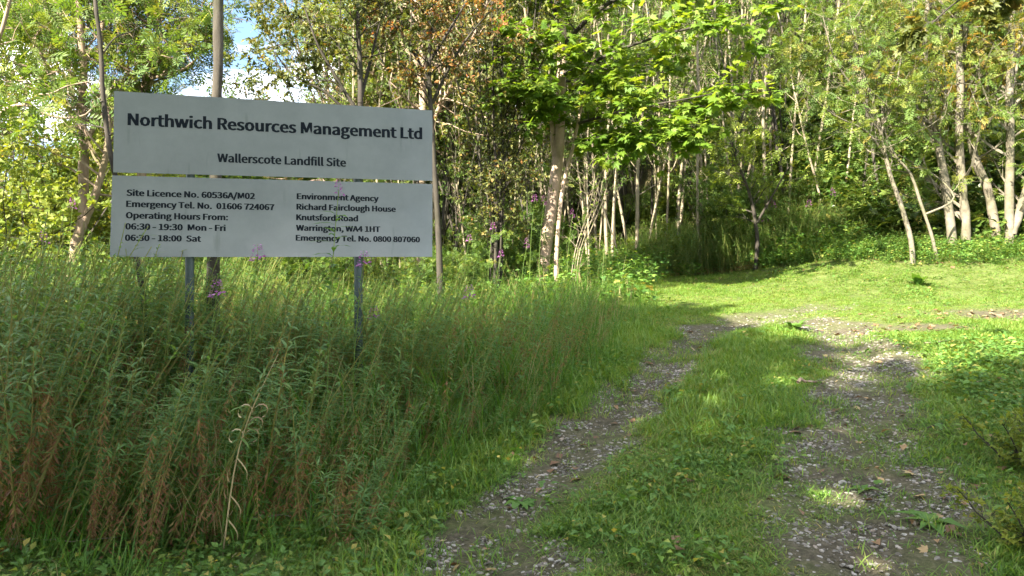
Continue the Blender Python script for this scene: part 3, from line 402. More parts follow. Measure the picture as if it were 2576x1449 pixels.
def branch_out(r, stem, r0, r1, n1, len1, n2, len2, start=.3, ang=(.7, 1.2), trop=.06, taper=.35, wob=.16, flatten=0.0, bias=None):
    """side branches and twigs off a stem polyline; returns tubes, twig polylines"""
    tb = []; tw = []; m = len(stem) - 1
    for k in range(n1):
        t = start + (1 - start) * (k + r.random()) / n1; u = min(t * m, m - 1e-3); i = int(u); p = stem[i] * (1 - (u - i)) + stem[i + 1] * (u - i)
        ax = stem[min(i + 1, m)] - stem[i]; d = perp(r, ax, r.uniform(*ang))
        if flatten: d = nrm(d * np.array([1, 1, 1 - flatten]))
        if bias is not None: d = nrm(d + np.array(bias) * r.random())
        L = len1 * r.uniform(.55, 1.25) * (1 - taper * t); rr = max(.004, (r0 * (1 - t) + r1 * t) * .42)
        b = wander(r, p, d, L, 5, wob, trop); tb.append((b, np.linspace(rr, rr * .3, 5)))
        for j in range(n2):
            tj = .25 + .75 * (j + r.random()) / n2; uu = min(tj * 4, 3.999); ii = int(uu); q = b[ii] * (1 - (uu - ii)) + b[ii + 1] * (uu - ii)
            d2 = perp(r, b[min(ii + 1, 4)] - b[ii], r.uniform(.4, 1.1))
            if flatten: d2 = nrm(d2 * np.array([1, 1, 1 - flatten]))
            c = wander(r, q, d2, len2 * r.uniform(.5, 1.3), 4, wob * 1.2, trop * .5); tb.append((c, np.linspace(rr * .35, .0015, 4))); tw.append(c)
        tw.append(b[2:])
    return tb, tw
def tree_meshes(seed, stems, bark, leafm, tmpl, size, per, n1=26, len1=1.4, n2=5, len2=.5, start=.3, k=7, **kw):
    """stems: list of (points, r0, r1). returns list of stem meshes and the crown mesh"""
    r = np.random.default_rng(seed); lw = {q: kw.pop(q) for q in ('droop', 'flat', 'lcf', 'spread') if q in kw}; out = []; g = G()
    for si, (P, r0, r1) in enumerate(stems):
        n = max(8, len(P) * 3); S = spline(P, n); S = S + np.cumsum(r.normal(0, r0 * .10, S.shape), 0) * .6 * np.array([1, 1, 0])
        rad = np.linspace(r0, r1, n) * (1 + r.normal(0, .05, n)); 
        if si == 0: rad[0] *= 1.35
        gs = G(); tubes(gs, [(S, rad)], k); out.append(gs.mesh('trunk' if si == 0 else 'limb', bark, True))
        Ls = np.linalg.norm(S[-1] - S[0]); f = max(.15, min(1, Ls / 5.0)) if si else 1
        tb, tw = branch_out(r, S, r0, r1, max(3, int(n1 * f)), len1, n2, len2, start if si == 0 else .15, **kw)
        tubes(g, tb, 3, 0); leaves_on(r, g, tw, tmpl, per, size, **lw)
    return out, g.mesh('crown', [bark, leafm])
def plant_tree(name, label, cat, seed, stems, *a, group=None, **kw):
    base = np.array(stems[0][0][0], float); st = [(np.asarray(P, float) - base, r0, r1) for P, r0, r1 in stems]
    ms, cr_ = tree_meshes(seed, st, *a, **kw); t = thing(name, label, cat, base, group)
    for m in ms: obj(m.name.split('.')[0], m, t)
    obj('crown', cr_, t); return t
def ground_at(px, d, sink=.1):
    p = W(px, CY, d); p[2] = float(gz(p[0], p[1])) - sink; return p
def stem(base_px, d0, rest, r0, r1, d1=None):
    """base on the ground at picture column base_px, then points (px,py[,depth])"""
    P = [ground_at(base_px, d0)]
    for q in rest: P.append(W(q[0], q[1], q[2] if len(q) > 2 else d0))
    return (P, r0, r1)
def ext(px0, py0, px1, py1, d): return (px0, py0, d), (px1, py1, d)

# trees behind the sign -------------------------------------------------
plant_tree('slender_tree', 'smooth straight grey trunk rising directly behind the sign panels', 'tree', 1,
    [stem(533, 7.6, [(537, 700), (543, 500), (549, 240), (552, 0), (558, -400), (560, -900), (565, -1300)], .066, .03)],
    M['bark_grey'], M['hawthorn'], SIMPLE, .10, 10, n1=16, len1=1.2, start=.74, k=14)
plant_tree('leaning_tree', 'thin dark crooked trunk leaning behind the left edge of the sign', 'tree', 2,
    [stem(372, 7.2, [(366, 800), (345, 650), (305, 500), (277, 370), (262, 240), (256, 120), (243, 0), (225, -250), (200, -700)], .028, .016),
     ([W(278, 340, 7.2), W(262, 322, 7.25), W(225, 315, 7.3), (W(190, 312, 7.4))], .008, .004),
     ([W(262, 130, 7.2), W(290, 95, 7.3), W(330, 80, 7.5)], .009, .004)],
    M['bark_dark'], M['ash'], PINN, .22, 1, n1=4, len1=.8, start=.75, k=8)
plant_tree('ash_tree', 'forked ash with pinkish brown trunk standing left of the sign', 'tree', 3,
    [stem(180, 12.0, [(186, 640), (206, 560), (208, 440), (210, 330), (207, 260), (214, 160), (206, 60), (200, -80), (215, -300), (230, -600)], .085, .03),
     ([W(213, 560, 12), W(235, 500, 11.9), W(258, 420, 11.8), (W(270, 330, 11.8)), W(262, 220, 11.9), W(252, 100, 12), W(270, -60, 12), W(300, -300, 12)], .06, .02),
     ([W(208, 380, 12), W(232, 330, 12), W(285, 255, 12.1), W(340, 190, 12.3), W(420, 130, 12.4)], .045, .012),
     ([W(208, 350, 12), W(170, 270, 12), W(130, 200, 12.2), W(90, 100, 12.4), W(70, -40, 12.6)], .04, .014),
     ([W(210, 240, 12), W(160, 150, 12.2), W(150, 60, 12.3), W(120, -60, 12.4)], .035, .012)],
    M['bark_brown'], M['ash'], PINN, .20, 3.6, n1=26, len1=1.5, n2=7, len2=.55, start=.42, k=12, wob=.24, trop=.03)
plant_tree('bare_limb_tree', 'low tree with one long crooked bare limb at the left edge', 'tree', 4,
    [stem(-140, 11.0, [(-130, 500), (-90, 400), (-40, 330)], .07, .04), ([W(-40, 330, 11), W(10, 278, 11), W(62, 264, 11), W(110, 285, 11), W(160, 297, 11), W(212, 290, 11), W(240, 262, 11)], .032, .01),
     ([W(62, 264, 11), W(95, 240, 11), W(130, 235, 11), W(175, 215, 11), W(230, 205, 11)], .02, .006), ([W(-40, 330, 11), W(-30, 180, 11), W(10, 60, 11), W(40, -60, 11)], .04, .02)],
    M['bark_brown'], M['ash'], PINN, .22, 3, n1=10, len1=.8, n2=3, len2=.4, start=.6, k=8)
plant_tree('twiggy_ash_tree', 'ash with dense bare pale twigs above the left half of the sign', 'tree', 5,
    [stem(356, 12.6, [(352, 600), (360, 400), (366, 240), (372, 130), (385, 40), (400, -120), (420, -320)], .08, .03),
     ([W(366, 240, 12.6), W(395, 160, 12.6), W(440, 95, 12.8), W(500, 40, 13), W(560, -20, 13)], .05, .012),
     ([W(368, 200, 12.6), W(410, 190, 12.4), W(470, 170, 12.3), W(520, 120, 12.3)], .035, .01),
     ([W(370, 150, 12.6), W(340, 80, 12.6), W(320, 0, 12.8), W(300, -100, 12.8)], .035, .012)],
    M['bark_brown'], M['ash'], PINN, .20, 2.6, n1=42, len1=1.5, n2=9, len2=.6, start=.42, k=10, wob=.3, trop=-.01)
plant_tree('dark_leafed_tree', 'dark small-leafed hawthorn crown above the middle of the sign', 'tree', 6,
    [stem(905, 11.5, [(903, 500), (905, 300), (906, 180), (900, 60), (905, -60), (900, -220)], .055, .02),
     ([W(905, 290, 11.5), W(850, 200, 11.4), W(800, 110, 11.3), W(770, 20, 11.3)], .03, .01), ([W(905, 260, 11.5), W(930, 160, 11.7), W(960, 40, 11.8), W(990, -60, 12)], .03, .01),
     ([W(903, 330, 11.5), W(830, 240, 11.3), W(740, 190, 11.2), W(690, 130, 11.2)], .025, .008)],
    M['bark_dark'], M['hawthorn'], SIMPLE, .085, 15, n1=22, len1=1.2, n2=7, len2=.42, start=.5, k=8, wob=.2)
plant_tree('rusty_leafed_tree', 'tree with rusty orange leaves arching over the right end of the sign', 'tree', 7,
    [stem(1108, 12.2, [(1104, 600), (1092, 400), (1088, 300), (1082, 180), (1090, 60), (1110, -80), (1120, -260)], .05, .018),
     ([W(1088, 260, 12.2), W(1130, 170, 12), W(1180, 90, 11.8), W(1240, 20, 11.6)], .028, .008), ([W(1086, 220, 12.2), W(1040, 130, 12.1), W(990, 60, 12), (W(940, 0, 12))], .026, .008),
     ([W(1084, 150, 12.2), W(1140, 60, 12), W(1200, -40, 12)], .026, .008)],
    M['bark_dark'], M['rusty'], SIMPLE, .075, 11, n1=24, len1=1.1, n2=7, len2=.42, start=.45, k=8, wob=.2)
st = []
r_ = np.random.default_rng(8)
for k in range(11):
    a = k / 10; top = 1150 + 210 * a + r_.normal(0, 14)
    st.append(stem(1232 + 22 * a + r_.normal(0, 4), 13.2 + r_.normal(0, .12), [(1236 + 30 * a, 600), (1225 + 55 * a + r_.normal(0, 8), 470), (1195 + 120 * a + r_.normal(0, 8), 300), (top, 120), (top + (a - .5) * 60, -60)], .036 if k in (4, 6) else .02, .008))
plant_tree('hawthorn_tree', 'many-stemmed dark hawthorn between the sign and the maple', 'tree', 8, st,
    M['bark_dark'], M['hawthorn'], SIMPLE, .07, 8, n1=16, len1=.8, n2=5, len2=.36, start=.22, k=6, wob=.2, trop=.1)

# the maple: trunk, limbs, three hundred single leaves and the rest of the crown
def build_maple():
    r = np.random.default_rng(21); d = 13.6
    base = ground_at(1352, d)
    t = thing('maple_tree', 'maple with pale pinkish trunk and big bright green lobed leaves', 'tree', base)
    trunk = [(base, .135, .0)]
    S = [([base, W(1362, 690, d), W(1376, 600, d), W(1390, 500, d), W(1402, 410, d), W(1408, 330, d), W(1412, 200, d), W(1414, 80, d), W(1410, -80, d), W(1420, -350, d), W(1430, -700, d)], .122, .05),
         ([ground_at(1398, 13.4), W(1400, 640, 13.4), W(1412, 500, 13.4), W(1428, 420, 13.4), W(1442, 370, 13.4), W(1456, 300, 13.4), W(1470, 240, 13.3), W(1500, 120, 13)], .04, .018),
         ([W(1400, 420, d), W(1392, 370, d), W(1386, 300, d), W(1360, 220, 13.4), W(1335, 120, 13.2), W(1320, 20, 13)], .05, .02),
         ([W(1456, 310, 13.4), W(1520, 292, 13.0), W(1620, 268, 12.6), W(1720, 250, 12.2), W(1850, 225, 12)], .028, .007),
         ([W(1412, 190, d), W(1480, 160, 13.2), W(1600, 110, 12.7), W(1740, 70, 12.3), W(1890, 50, 12)], .04, .008),
         ([W(1445, 350, 13.4), W(1530, 345, 13.0), W(1620, 335, 12.7), W(1720, 325, 12.4)], .02, .006),
         ([W(1412, 120, d), W(1500, 30, 13.1), W(1620, -40, 12.8), W(1760, -110, 12.4), W(1880, -160, 12)], .045, .01),
         ([W(1412, 60, d), W(1350, -60, 13.4), W(1270, -160, 13), W(1200, -250, 12.6)], .04, .01),
         ([W(1412, 240, d), W(1470, 210, 14.2), W(1560, 180, 14.8), W(1680, 150, 15.2)], .03, .008),
         ([W(1405, 20, d), W(1480, -120, 14), W(1600, -250, 14.5), W(1750, -350, 14.5)], .04, .01),
         ([W(1386, 300, d), W(1350, 262, 13.2), W(1322, 240, 12.9)], .018, .007),
         ([W(1412, 0, d), W(1380, -200, 13), W(1420, -420, 12.4), W(1520, -560, 12)], .04, .01)]
    g = G(); P = []; D = []; Nn = []; Sz = []; C = []
    for si, (pp, r0, r1) in enumerate(S):
        n = max(8, len(pp) * 4); q = spline(np.array(pp) - base, n); rad = np.linspace(r0, r1, n) * (1 + r.normal(0, .025, n))
        if si == 0: rad[:3] *= (1.35, 1.18, 1.06)
        gs = G(); tubes(gs, [(q, rad)], 16 if si < 2 else 7, lc=.5); obj('trunk' if si == 0 else 'limb', gs.mesh('trunk' if si == 0 else 'limb', M['bark_maple'] if si < 3 else M['bark_dark'], True), t)
        if si in (0,): nb, st_ = 20, .55
        elif si in (1, 2): nb, st_ = 12, .6
        else: nb, st_ = 22, .12
        L1 = .62 if si in (5, 10, 1) else .95
        tb, tw = branch_out(r, q, r0, r1, nb, L1, 5, .42, st_, ang=(.6, 1.3), trop=.0, flatten=.55, wob=.14)
        tubes(g, tb, 3, 0)
        for pts in tw:
            m = r.poisson(6.5 if si else 4); tt = .2 + .8 * r.random(m); seg = len(pts) - 1; u = tt * seg; i = np.minimum(u.astype(int), seg - 1); f = (u - i)[:, None]
            pos = pts[i] * (1 - f) + pts[i + 1] * f
            dd = nrm(r.normal(0, 1, (m, 3)) * (1, 1, .3) + nrm(pts[-1] - pts[0]) * .8 + (0, 0, -.35)); pos = pos + dd * .05
            P.append(pos); D.append(dd); Nn.append(nrm(r.normal(0, .33, (m, 3)) + np.array([-.15, -.35, .9]))); Sz.append(r.uniform(.11, .21, m)); C.append(r.random() * .5 + r.random(m) * .4 + .1 * (si in (3, 4, 6)))  # right-reaching limbs get yellower leaves: sunlight put into the leaf colour
    P = np.concatenate(P); D = np.concatenate(D); Nn = np.concatenate(Nn); Sz = np.concatenate(Sz); C = np.concatenate(C)
    wp = P + base; px = CX + FPX * (wp[:, 0] - EYE[0]) / wp[:, 1]; py = CY - FPX * (wp[:, 2] - EYE[2]) / wp[:, 1]
    vis = (py > 5) & (py < 430) & (px < 1990); score = np.where(vis, wp[:, 1], 99); order = np.argsort(score); top = order[:300]
    keep = np.ones(len(P), bool); keep[top] = False
    put(g, MAPLE, P[keep], D[keep], Nn[keep], Sz[keep], C[keep], 1)
    obj('crown', g.mesh('crown', [M['bark_grey'], M['maple']]), t, kind='stuff')
    lm = []
    for k in range(8):
        gg = G(); put(gg, MAPLE, np.zeros((1, 3)), [(0, 1, 0)], [(0, 0, 1)], 1.0, .1 + .11 * k); lm.append(gg.mesh('leaf', M['maple']))
    RR = frames(D[top], Nn[top])
    for j, i in enumerate(top):
        o = bpy.data.objects.new('leaf', lm[min(7, int(C[i] * 8))]); COL.objects.link(o); o.parent = t
        mt = Matrix([[float(RR[j][a][b]) * float(Sz[i]) for b in range(3)] + [float(P[i][a])] for a in range(3)] + [[0, 0, 0, 1]]); o.matrix_local = mt
build_maple()
# pale bare shoots right of the maple
st = [stem(1428 + 7 * k, 13.0 + .1 * (k % 2), [(1445 + 6 * k, 640), (1470 + 8 * k, 560), (1488 + 10 * k, 500), (1500 + 12 * k + 10 * (k % 2), 400)], .009, .004) for k in range(4)]
plant_tree('bare_shoots_shrub', 'cluster of pale nearly bare shoots leaning right of the maple trunk', 'shrub', 9, st, M['whip'], M['bush'], ROUNDL, .05, .8, n1=14, len1=.35, n2=2, len2=.2, start=.25, k=5)
plant_tree('small_elder_tree', 'dense low bright green bush below the thicket right of the maple leaves', 'tree', 10,
    [stem(1900, 15.5, [(1905, 600), (1890, 500), (1860, 420), (1840, 360)], .05, .015), ([W(1905, 560, 15.5), W(1950, 480, 15.4), W(1985, 420, 15.3)], .03, .01)],
    M['bark_dark'], M['bush'], PINNL, .15, 4, n1=16, len1=.8, n2=6, len2=.4, start=.35, k=6)

# trees on the right -----------------------------------------------------
RB = dict(n1=24, len1=1.4, n2=5, len2=.55, start=.36, k=10, wob=.2, trop=.05)
plant_tree('leaning_ash_tree', 'slim pale ash leaning left at the foot of the bank', 'tree', 31,
    [stem(2298, 13.4, [(2292, 600), (2270, 520), (2242, 440), (2222, 350), (2205, 280), (2180, 200), (2150, 100), (2130, -60)], .045, .018),
     ([W(2232, 400, 13.4), W(2180, 330, 13.2), W(2100, 290, 13), W(2030, 230, 12.8), W(1985, 190, 12.8)], .02, .006),
     ([W(2218, 340, 13.4), W(2160, 240, 13.2), W(2100, 150, 13), W(2070, 40, 13)], .022, .006),
     ([W(2218, 330, 13.4), W(2250, 240, 13.3), W(2270, 130, 13.2), W(2300, 20, 13.2)], .022, .006)],
    M['bark_pale'], M['ash'], PINN, .16, 5, n1=24, len1=1.2, n2=6, len2=.5, start=.38, k=9, wob=.22, trop=.02)
plant_tree('crossing_ash_tree', 'thin arching ash stem crossing in front of the twin pale trunks', 'tree', 32,
    [stem(2360, 13.6, [(2345, 600), (2318, 520), (2290, 440), (2250, 390), (2222, 320), (2215, 200), (2200, 60)], .032, .014),
     ([W(2325, 540, 13.6), W(2400, 500, 13.8), W(2350, 440, 14), W(2260, 390, 14)], .02, .01)],
    M['bark_pale'], M['ash'], PINN, .15, 3, n1=14, len1=1.0, n2=5, len2=.5, start=.5, k=8)
plant_tree('twin_birch_tree', 'twin pale trunks joined at the base right of the clearing', 'tree', 33,
    [stem(2398, 14.2, [(2392, 590), (2378, 500), (2362, 400), (2345, 320), (2328, 240), (2320, 150), (2330, 0), (2335, -200), (2330, -400)], .085, .04),
     ([ground_at(2428, 14.2), W(2426, 580, 14.2), W(2420, 480, 14.2), W(2410, 360, 14.2), W(2412, 240, 14.2), W(2410, 100, 14.2), W(2405, 0, 14.2), W(2400, -250, 14.2)], .085, .05),
     ([W(2345, 320, 14.2), W(2305, 270, 14.2), W(2285, 190, 14.2), W(2250, 80, 14.2), W(2240, -30, 14.2)], .035, .012),
     ([W(2355, 360, 14.2), W(2378, 250, 14.2), W(2372, 120, 14.2), W(2350, 0, 14.2)], .03, .012)],
    M['bark_pale'], M['ash'], PINN, .16, 6, **RB)
plant_tree('curved_birch_tree', 'smooth pale trunk bowed left between the twin trunks and the edge tree', 'tree', 34,
    [stem(2512, 14.4, [(2506, 590), (2486, 480), (2452, 400), (2432, 300), (2420, 200), (2424, 80), (2420, -60), (2410, -300)], .085, .045),
     ([W(2432, 300, 14.4), W(2455, 200, 14.5), W(2480, 80, 14.5), W(2490, -40, 14.6)], .03, .012)],
    M['bark_pale'], M['ash'], PINN, .16, 6, **RB)
plant_tree('edge_birch_tree', 'pale forked tree at the right edge of the picture', 'tree', 35,
    [stem(2540, 14.0, [(2541, 590), (2538, 480), (2541, 350), (2538, 230), (2545, 100), (2540, -60), (2535, -250)], .08, .05),
     ([W(2545, 590, 14), W(2568, 520, 14), W(2590, 440, 14), W(2605, 300, 14), W(2610, 100, 14)], .08, .04),
     ([W(2540, 260, 14), W(2560, 150, 14), W(2575, 20, 14)], .03, .012)],
    M['bark_pale'], M['ash'], PINN, .16, 6, **RB)
plant_tree('golden_tree', 'yellow and orange leafed tree on top of the dark bank', 'tree', 36,
    [([W(2560, 420, 17.8), W(2550, 300, 17.8), W(2540, 180, 17.8), W(2530, 60, 17.8), W(2520, -80, 17.8)], .07, .02), ([W(2550, 300, 17.8), W(2500, 200, 17.5), W(2450, 150, 17.3)], .03, .01), ([W(2545, 240, 17.8), W(2600, 150, 17.5), W(2640, 60, 17.2)], .03, .01)],
    M['bark_brown'], M['golden'], PINNL, .22, 13, n1=40, len1=1.6, n2=7, len2=.6, start=.1, k=7)

# thicket of thin saplings: twelve kinds of mesh shared by every copy --------------
def sapling_proto(seed, H, kind):
    r = np.random.default_rng(seed); P = wander(r, (0, 0, -.15), (r.normal(0, .07), r.normal(0, .07), 1), H, 11, .045, .03)
    r0 = r.uniform(.022, .045)
    stems = [(P, r0, .010)]
    if kind == 2: stems.append((wander(r, P[1], (r.normal(0, .3), r.normal(0, .3), 1), H * .8, 9, .05, .05), r0 * .7, .008))
    lm = [M['thicket'], M['ash'], M['thicket']][kind]
    ms, cr_ = tree_meshes(seed, stems, M['whip'] if seed % 3 else M['bark_grey'], lm, PINNL if kind == 1 else SIMPLE, .12 if kind == 1 else .07, 3.2 if kind == 1 else 5.0, n1=30, len1=.7, n2=4, len2=.34, start=.2, k=5, trop=.12, ang=(.45, 1.0), wob=.17)
    if len(ms) > 1:
        return ms, cr_
    return ms, cr_
protos = [sapling_proto(100 + k, 8.5 + (k % 4), k % 3) for k in range(12)]
def place_copy(proto, name, label, cat, p, s, rz, group, tilt=0):
    t = thing(name, label, cat, p, group, rz); t.scale = (s, s, s * random.uniform(.92, 1.1)); t.rotation_euler.x = tilt; t.rotation_euler.y = random.gauss(0, abs(tilt) + .03)
    for m in proto[0]: obj(m.name.split('.')[0], m, t)
    obj('crown', proto[1], t); return t
r_ = np.random.default_rng(77); cnt = 0; used = []
while cnt < 320:
    d = 17.2 + 15 * r_.random() ** 1.5; px = r_.uniform(1060, 2640) if r_.random() < .93 else r_.uniform(860, 1060); p = W(px, CY, d)
    if px > 2230 and d > 21: continue
    if any((p[0] - q[0]) ** 2 + (p[1] - q[1]) ** 2 < .09 for q in used): continue
    used.append(p); p[2] = float(gz(p[0], p[1])); left = px < 1500
    kind_ = ('greyish', 'pale', 'pale')[(100 + cnt % 12) % 3]; forked = 'forked ' if cnt % 12 % 3 == 2 else 'single-stemmed '
    where = [(1020, 'above the right half of the sign'), (1200, 'just right of the sign'), (1320, 'behind the many-stemmed hawthorn'), (1480, 'behind the maple trunk'), (1640, 'behind the bare pale shoots'), (1820, 'under the maple leaves'),
             (1980, 'right of the maple leaves'), (2120, 'above the nettle mass'), (2260, 'behind the slim leaning ash'), (2400, 'behind the twin pale trunks'), (2520, 'behind the bowed pale trunk'), (9999, 'at the right edge of the picture')]
    wh = next(t_ for x_, t_ in where if px < x_); row = 'front-row ' if d < 19 else 'mid-row ' if d < 24 else 'rear '
    lab = row + forked + kind_ + ' sapling ' + wh; grp = 'saplings ' + wh
    place_copy(protos[cnt % 12], 'sapling_tree', lab, 'tree', p, r_.uniform(.75, 1.15), r_.uniform(0, 6.28), grp, r_.normal(0, .05)); cnt += 1

# shrubs: several meshes shared by the copies --------------
def shrub_proto(seed, H, Wd, leafm, tmpl, size, per, ns=16, bark='bark_dark'):
    r = np.random.default_rng(seed); g = G(); twigs = []
    for k in range(ns):
        a = r.uniform(0, 6.28); d = nrm((math.cos(a) * Wd / H, math.sin(a) * Wd / H, r.uniform(.6, 1.3))); s = wander(r, (r.normal(0, .1), r.normal(0, .1), -.05), d, H * r.uniform(.6, 1.1), 7, .13, .0)
        tb, tw = branch_out(r, s, .018, .006, 9, H * .3, 4, H * .14, .2, wob=.2); tubes(g, [(s, np.linspace(.018, .005, 7))] + tb, 3, 0); twigs += tw
    leaves_on(r, g, twigs, tmpl, per, size, mat=1)
    return g.mesh('foliage', [M[bark], leafm])
SH = [shrub_proto(300, 2.2, 1.1, M['bush'], ROUNDL, .07, 9), shrub_proto(301, 1.8, 1.4, M['thicket'], SIMPLE, .08, 9), shrub_proto(302, 2.6, 1.0, M['thicket'], PINNL, .15, 5), shrub_proto(303, 1.3, 1.2, M['bush'], TRIO, .13, 6)]
def shrub(label, cat, p, s, k, group=None, name='shrub', mesh=None):
    p = np.array(p, float); p[2] = float(gz(p[0], p[1])); o = obj(name, mesh or SH[k], None, p, label=label, category=cat)
    if group: o['group'] = group
    o.scale = (s * random.uniform(.9, 1.15), s * random.uniform(.9, 1.15), s); o.rotation_euler.z = random.uniform(0, 6.28); return o
for k in range(36):
    d = 17 + 11 * r_.random(); px = r_.uniform(1060, 2250); p = W(px, CY, d)
    wh = next(t_ for x_, t_ in where if px < x_); kk = int(r_.integers(0, 4)); look = ('round-leafed yellow-green', 'spreading small-leafed', 'upright feathery', 'low three-leafed')[kk]
    shrub(('near ' if d < 19 else 'deeper ') + look + ' shrub ' + wh, 'shrub', p, r_.uniform(.4, .85), kk, 'shrubs under the thicket saplings', name='understorey_shrub')
big = shrub_proto(310, 3.4, 2.0, M['bush'], ROUNDL, .085, 12, 26)
for lab, px, d, s in (('big yellow-green bush at the left edge behind the herbs', 20, 12.5, .98), ('rounded bright bush left of the pinkish ash trunk', 120, 14, .9), ('low yellowish bush directly behind the forked ash', 230, 15.5, .8)):
    shrub(lab, 'bush', W(px, CY, d), s, 0, name='leafy_bush', mesh=big)
bigd = shrub_proto(311, 4.6, 2.2, M['thicket'], SIMPLE, .13, 9, 30)
for k in range(24):
    d = r_.uniform(24, 36); px = r_.uniform(-150, 1150); o = shrub('tall dark green bush far back ' + ('at the left edge' if px < 120 else 'left of the sign' if px < 290 else 'behind the left half of the sign' if px < 690 else 'behind the right half of the sign' if px < 1090 else 'right of the sign'), 'bush', W(px, CY, d), r_.uniform(.55, .95), 0, 'tall dark bushes far behind the sign', name='tall_bush', mesh=bigd)
for k in range(12):
    d = r_.uniform(25, 31); px = 430 + 48 * k; shrub('tall dark green bush far back ' + ('seen just below the gap between the sign panels' if px < 800 else 'behind the right half of the sign'), 'bush', W(px, CY, d), r_.uniform(1.0, 1.2), 0, 'tall dark bushes far behind the sign', name='tall_bush', mesh=bigd)
for k in range(30):
    d = r_.uniform(30, 40); px = r_.uniform(1100, 2700); shrub('tall dark bush deep in the wood ' + ('behind the hawthorn' if px < 1330 else 'behind the maple trunk' if px < 1600 else 'behind the maple leaves' if px < 1950 else 'above the nettle mass' if px < 2250 else 'on the steep bank'), 'bush', W(px, CY, d), r_.uniform(1.2, 1.9), 0, 'tall bushes deep behind the thicket', name='tall_bush', mesh=bigd)
for k in range(26):
    d = r_.uniform(12.5, 21); px = r_.uniform(560, 1330); kk = int(r_.integers(0, 4)); look = ('round-leafed', 'spreading', 'feathery', 'three-leafed')[kk]
    wh = 'between the sign posts' if px < 880 else 'right of the right sign post' if px < 1100 else 'left of the many-stemmed hawthorn' if px < 1230 else 'between hawthorn and maple'
    shrub(('low ' if d < 16 else 'farther low ') + look + ' sunlit shrub seen ' + wh, 'shrub', W(px, CY, d), r_.uniform(.35, .7), kk, 'low sunlit shrubs behind the sign', name='low_shrub')

# taller trees further off
def big_proto(seed, H, leafm, tmpl, size, per, bark='bark_brown', n1=40):
    r = np.random.default_rng(seed); P = wander(r, (0, 0, -.2), (r.normal(0, .08), r.normal(0, .05), 1), H, 12, .06, .03)
    stems = [(P, .13, .03)]
    for k in range(4):
        i = 3 + k; a = r.uniform(0, 6.28); stems.append((wander(r, P[i], (math.cos(a) * .7, math.sin(a) * .7, 1), H * .42, 7, .12, .03), .06, .015))
    return tree_meshes(seed, stems, M[bark], leafm, tmpl, size, per, n1=n1, len1=H * .2, n2=6, len2=.7, start=.3, k=8, wob=.2)
BT = [big_proto(400, 10, M['ash'], PINN, .30, 3.2), big_proto(401, 11, M['hawthorn'], SIMPLE, .13, 8), big_proto(402, 9.5, M['bush'], PINNL, .26, 4)]
for k, (px, d, s, q) in enumerate([(-60, 17, 1, 0), (300, 19, .5, 2), (450, 24, .7, 0), (860, 20, .7, 1), (960, 23, 1, 0), (1060, 18, 1.0, 1), (1170, 21, 1.1, 2), (1320, 24, 1.1, 0), (20, 28, .7, 1), (1250, 28, 1.2, 1)]):
    p = W(px, CY, d); p[2] = float(gz(p[0], p[1]))
    place_copy(BT[q], 'woodland_tree', ('tall feathery yellow-green tree ', 'tall dark small-leafed tree ', 'tall bright leafy tree ')[q] + ('%s the left edge' % ('farther back at' if d > 20 else 'just at') if px < 100 else 'standing above the left end of the sign' if px < 350 else 'behind the straight trunk above the sign' if px < 600 else 'above the right part of the sign' if px < 1000 else 'just right of the sign' if px < 1130 else 'behind the many-stemmed hawthorn' if px < 1300 else 'behind the maple trunk') + (' far back' if d > 26 else ''), 'tree', p, s, r_.uniform(0, 6.28), 'tall trees of the woodland behind the sign')

# tall trees standing behind the viewpoint whose crowns shade the foreground
SHT = [big_proto(500, 15, M['maple'], ROUNDL, .34, 5.2, 'bark_grey', 50), big_proto(501, 14, M['thicket'], ROUNDL, .34, 5.2, 'bark_grey', 50)]
def narrow_proto(seed, per=11):
    r = np.random.default_rng(seed); P = wander(r, (0, 0, -.2), (0, .02, 1), 9.6, 12, .03, .03)
    return tree_meshes(seed, [(P, .10, .02)], M['bark_grey'], M['maple'], ROUNDL, .26, per, n1=46, len1=1.7, n2=7, len2=.6, start=.5, k=8, wob=.2)
SHT.append(narrow_proto(502)); SHT.append(narrow_proto(503, 3.0))
for k, (x, y, s, q) in enumerate([(-18, -4.5, .72, 0), (-14.5, -3.0, .68, 1), (-11.5, -4.2, .74, 0), (-8.6, -2.6, .68, 1), (-5.6, -4.2, .66, 0), (-2.6, -3.2, .70, 1), (.6, -4.4, .74, 0), (-3, -8, .85, 0), (-1, -3, .64, 0), (2.4, -3.6, .7, 1), (-8.1, .4, 1.12, 2), (-6.6, .5, 1.12, 2), (-7.3, -.6, 1.15, 2), (-5.2, .1, .97, 2), (-9.9, .0, 1.0, 2), (-9.6, -7.4, 1.55, 3)]):
    place_copy(SHT[q], 'shade_tree', 'tall broad tree behind the viewpoint shading the track', 'tree', (x, y, float(gz(x, y))), s, r_.uniform(0, 6.28), 'shade trees behind the viewpoint')
t5 = [(4.9, 5.2, 0), (4.8, 5.25, 2), (4.6, 5.4, 3.6), (4.3, 5.6, 5)]
plant_tree('overhanging_tree', 'tree beyond the right edge with brown-green leaves hanging into the top corner', 'tree', 41,
    [([(x, y, z + (gz(x, y) if z == 0 else .5)) for x, y, z in t5], .10, .05), ([np.array((4.3, 5.6, 5.2)), W(2600, -110, 5.9), W(2480, -40, 6.0), W(2400, 10, 6.0), W(2345, 60, 6.0)], .014, .004)],
    M['bark_dark'], M['hawthorn'], MAPLE, .09, 14, n1=12, len1=.3, n2=5, len2=.2, start=.8, k=8)

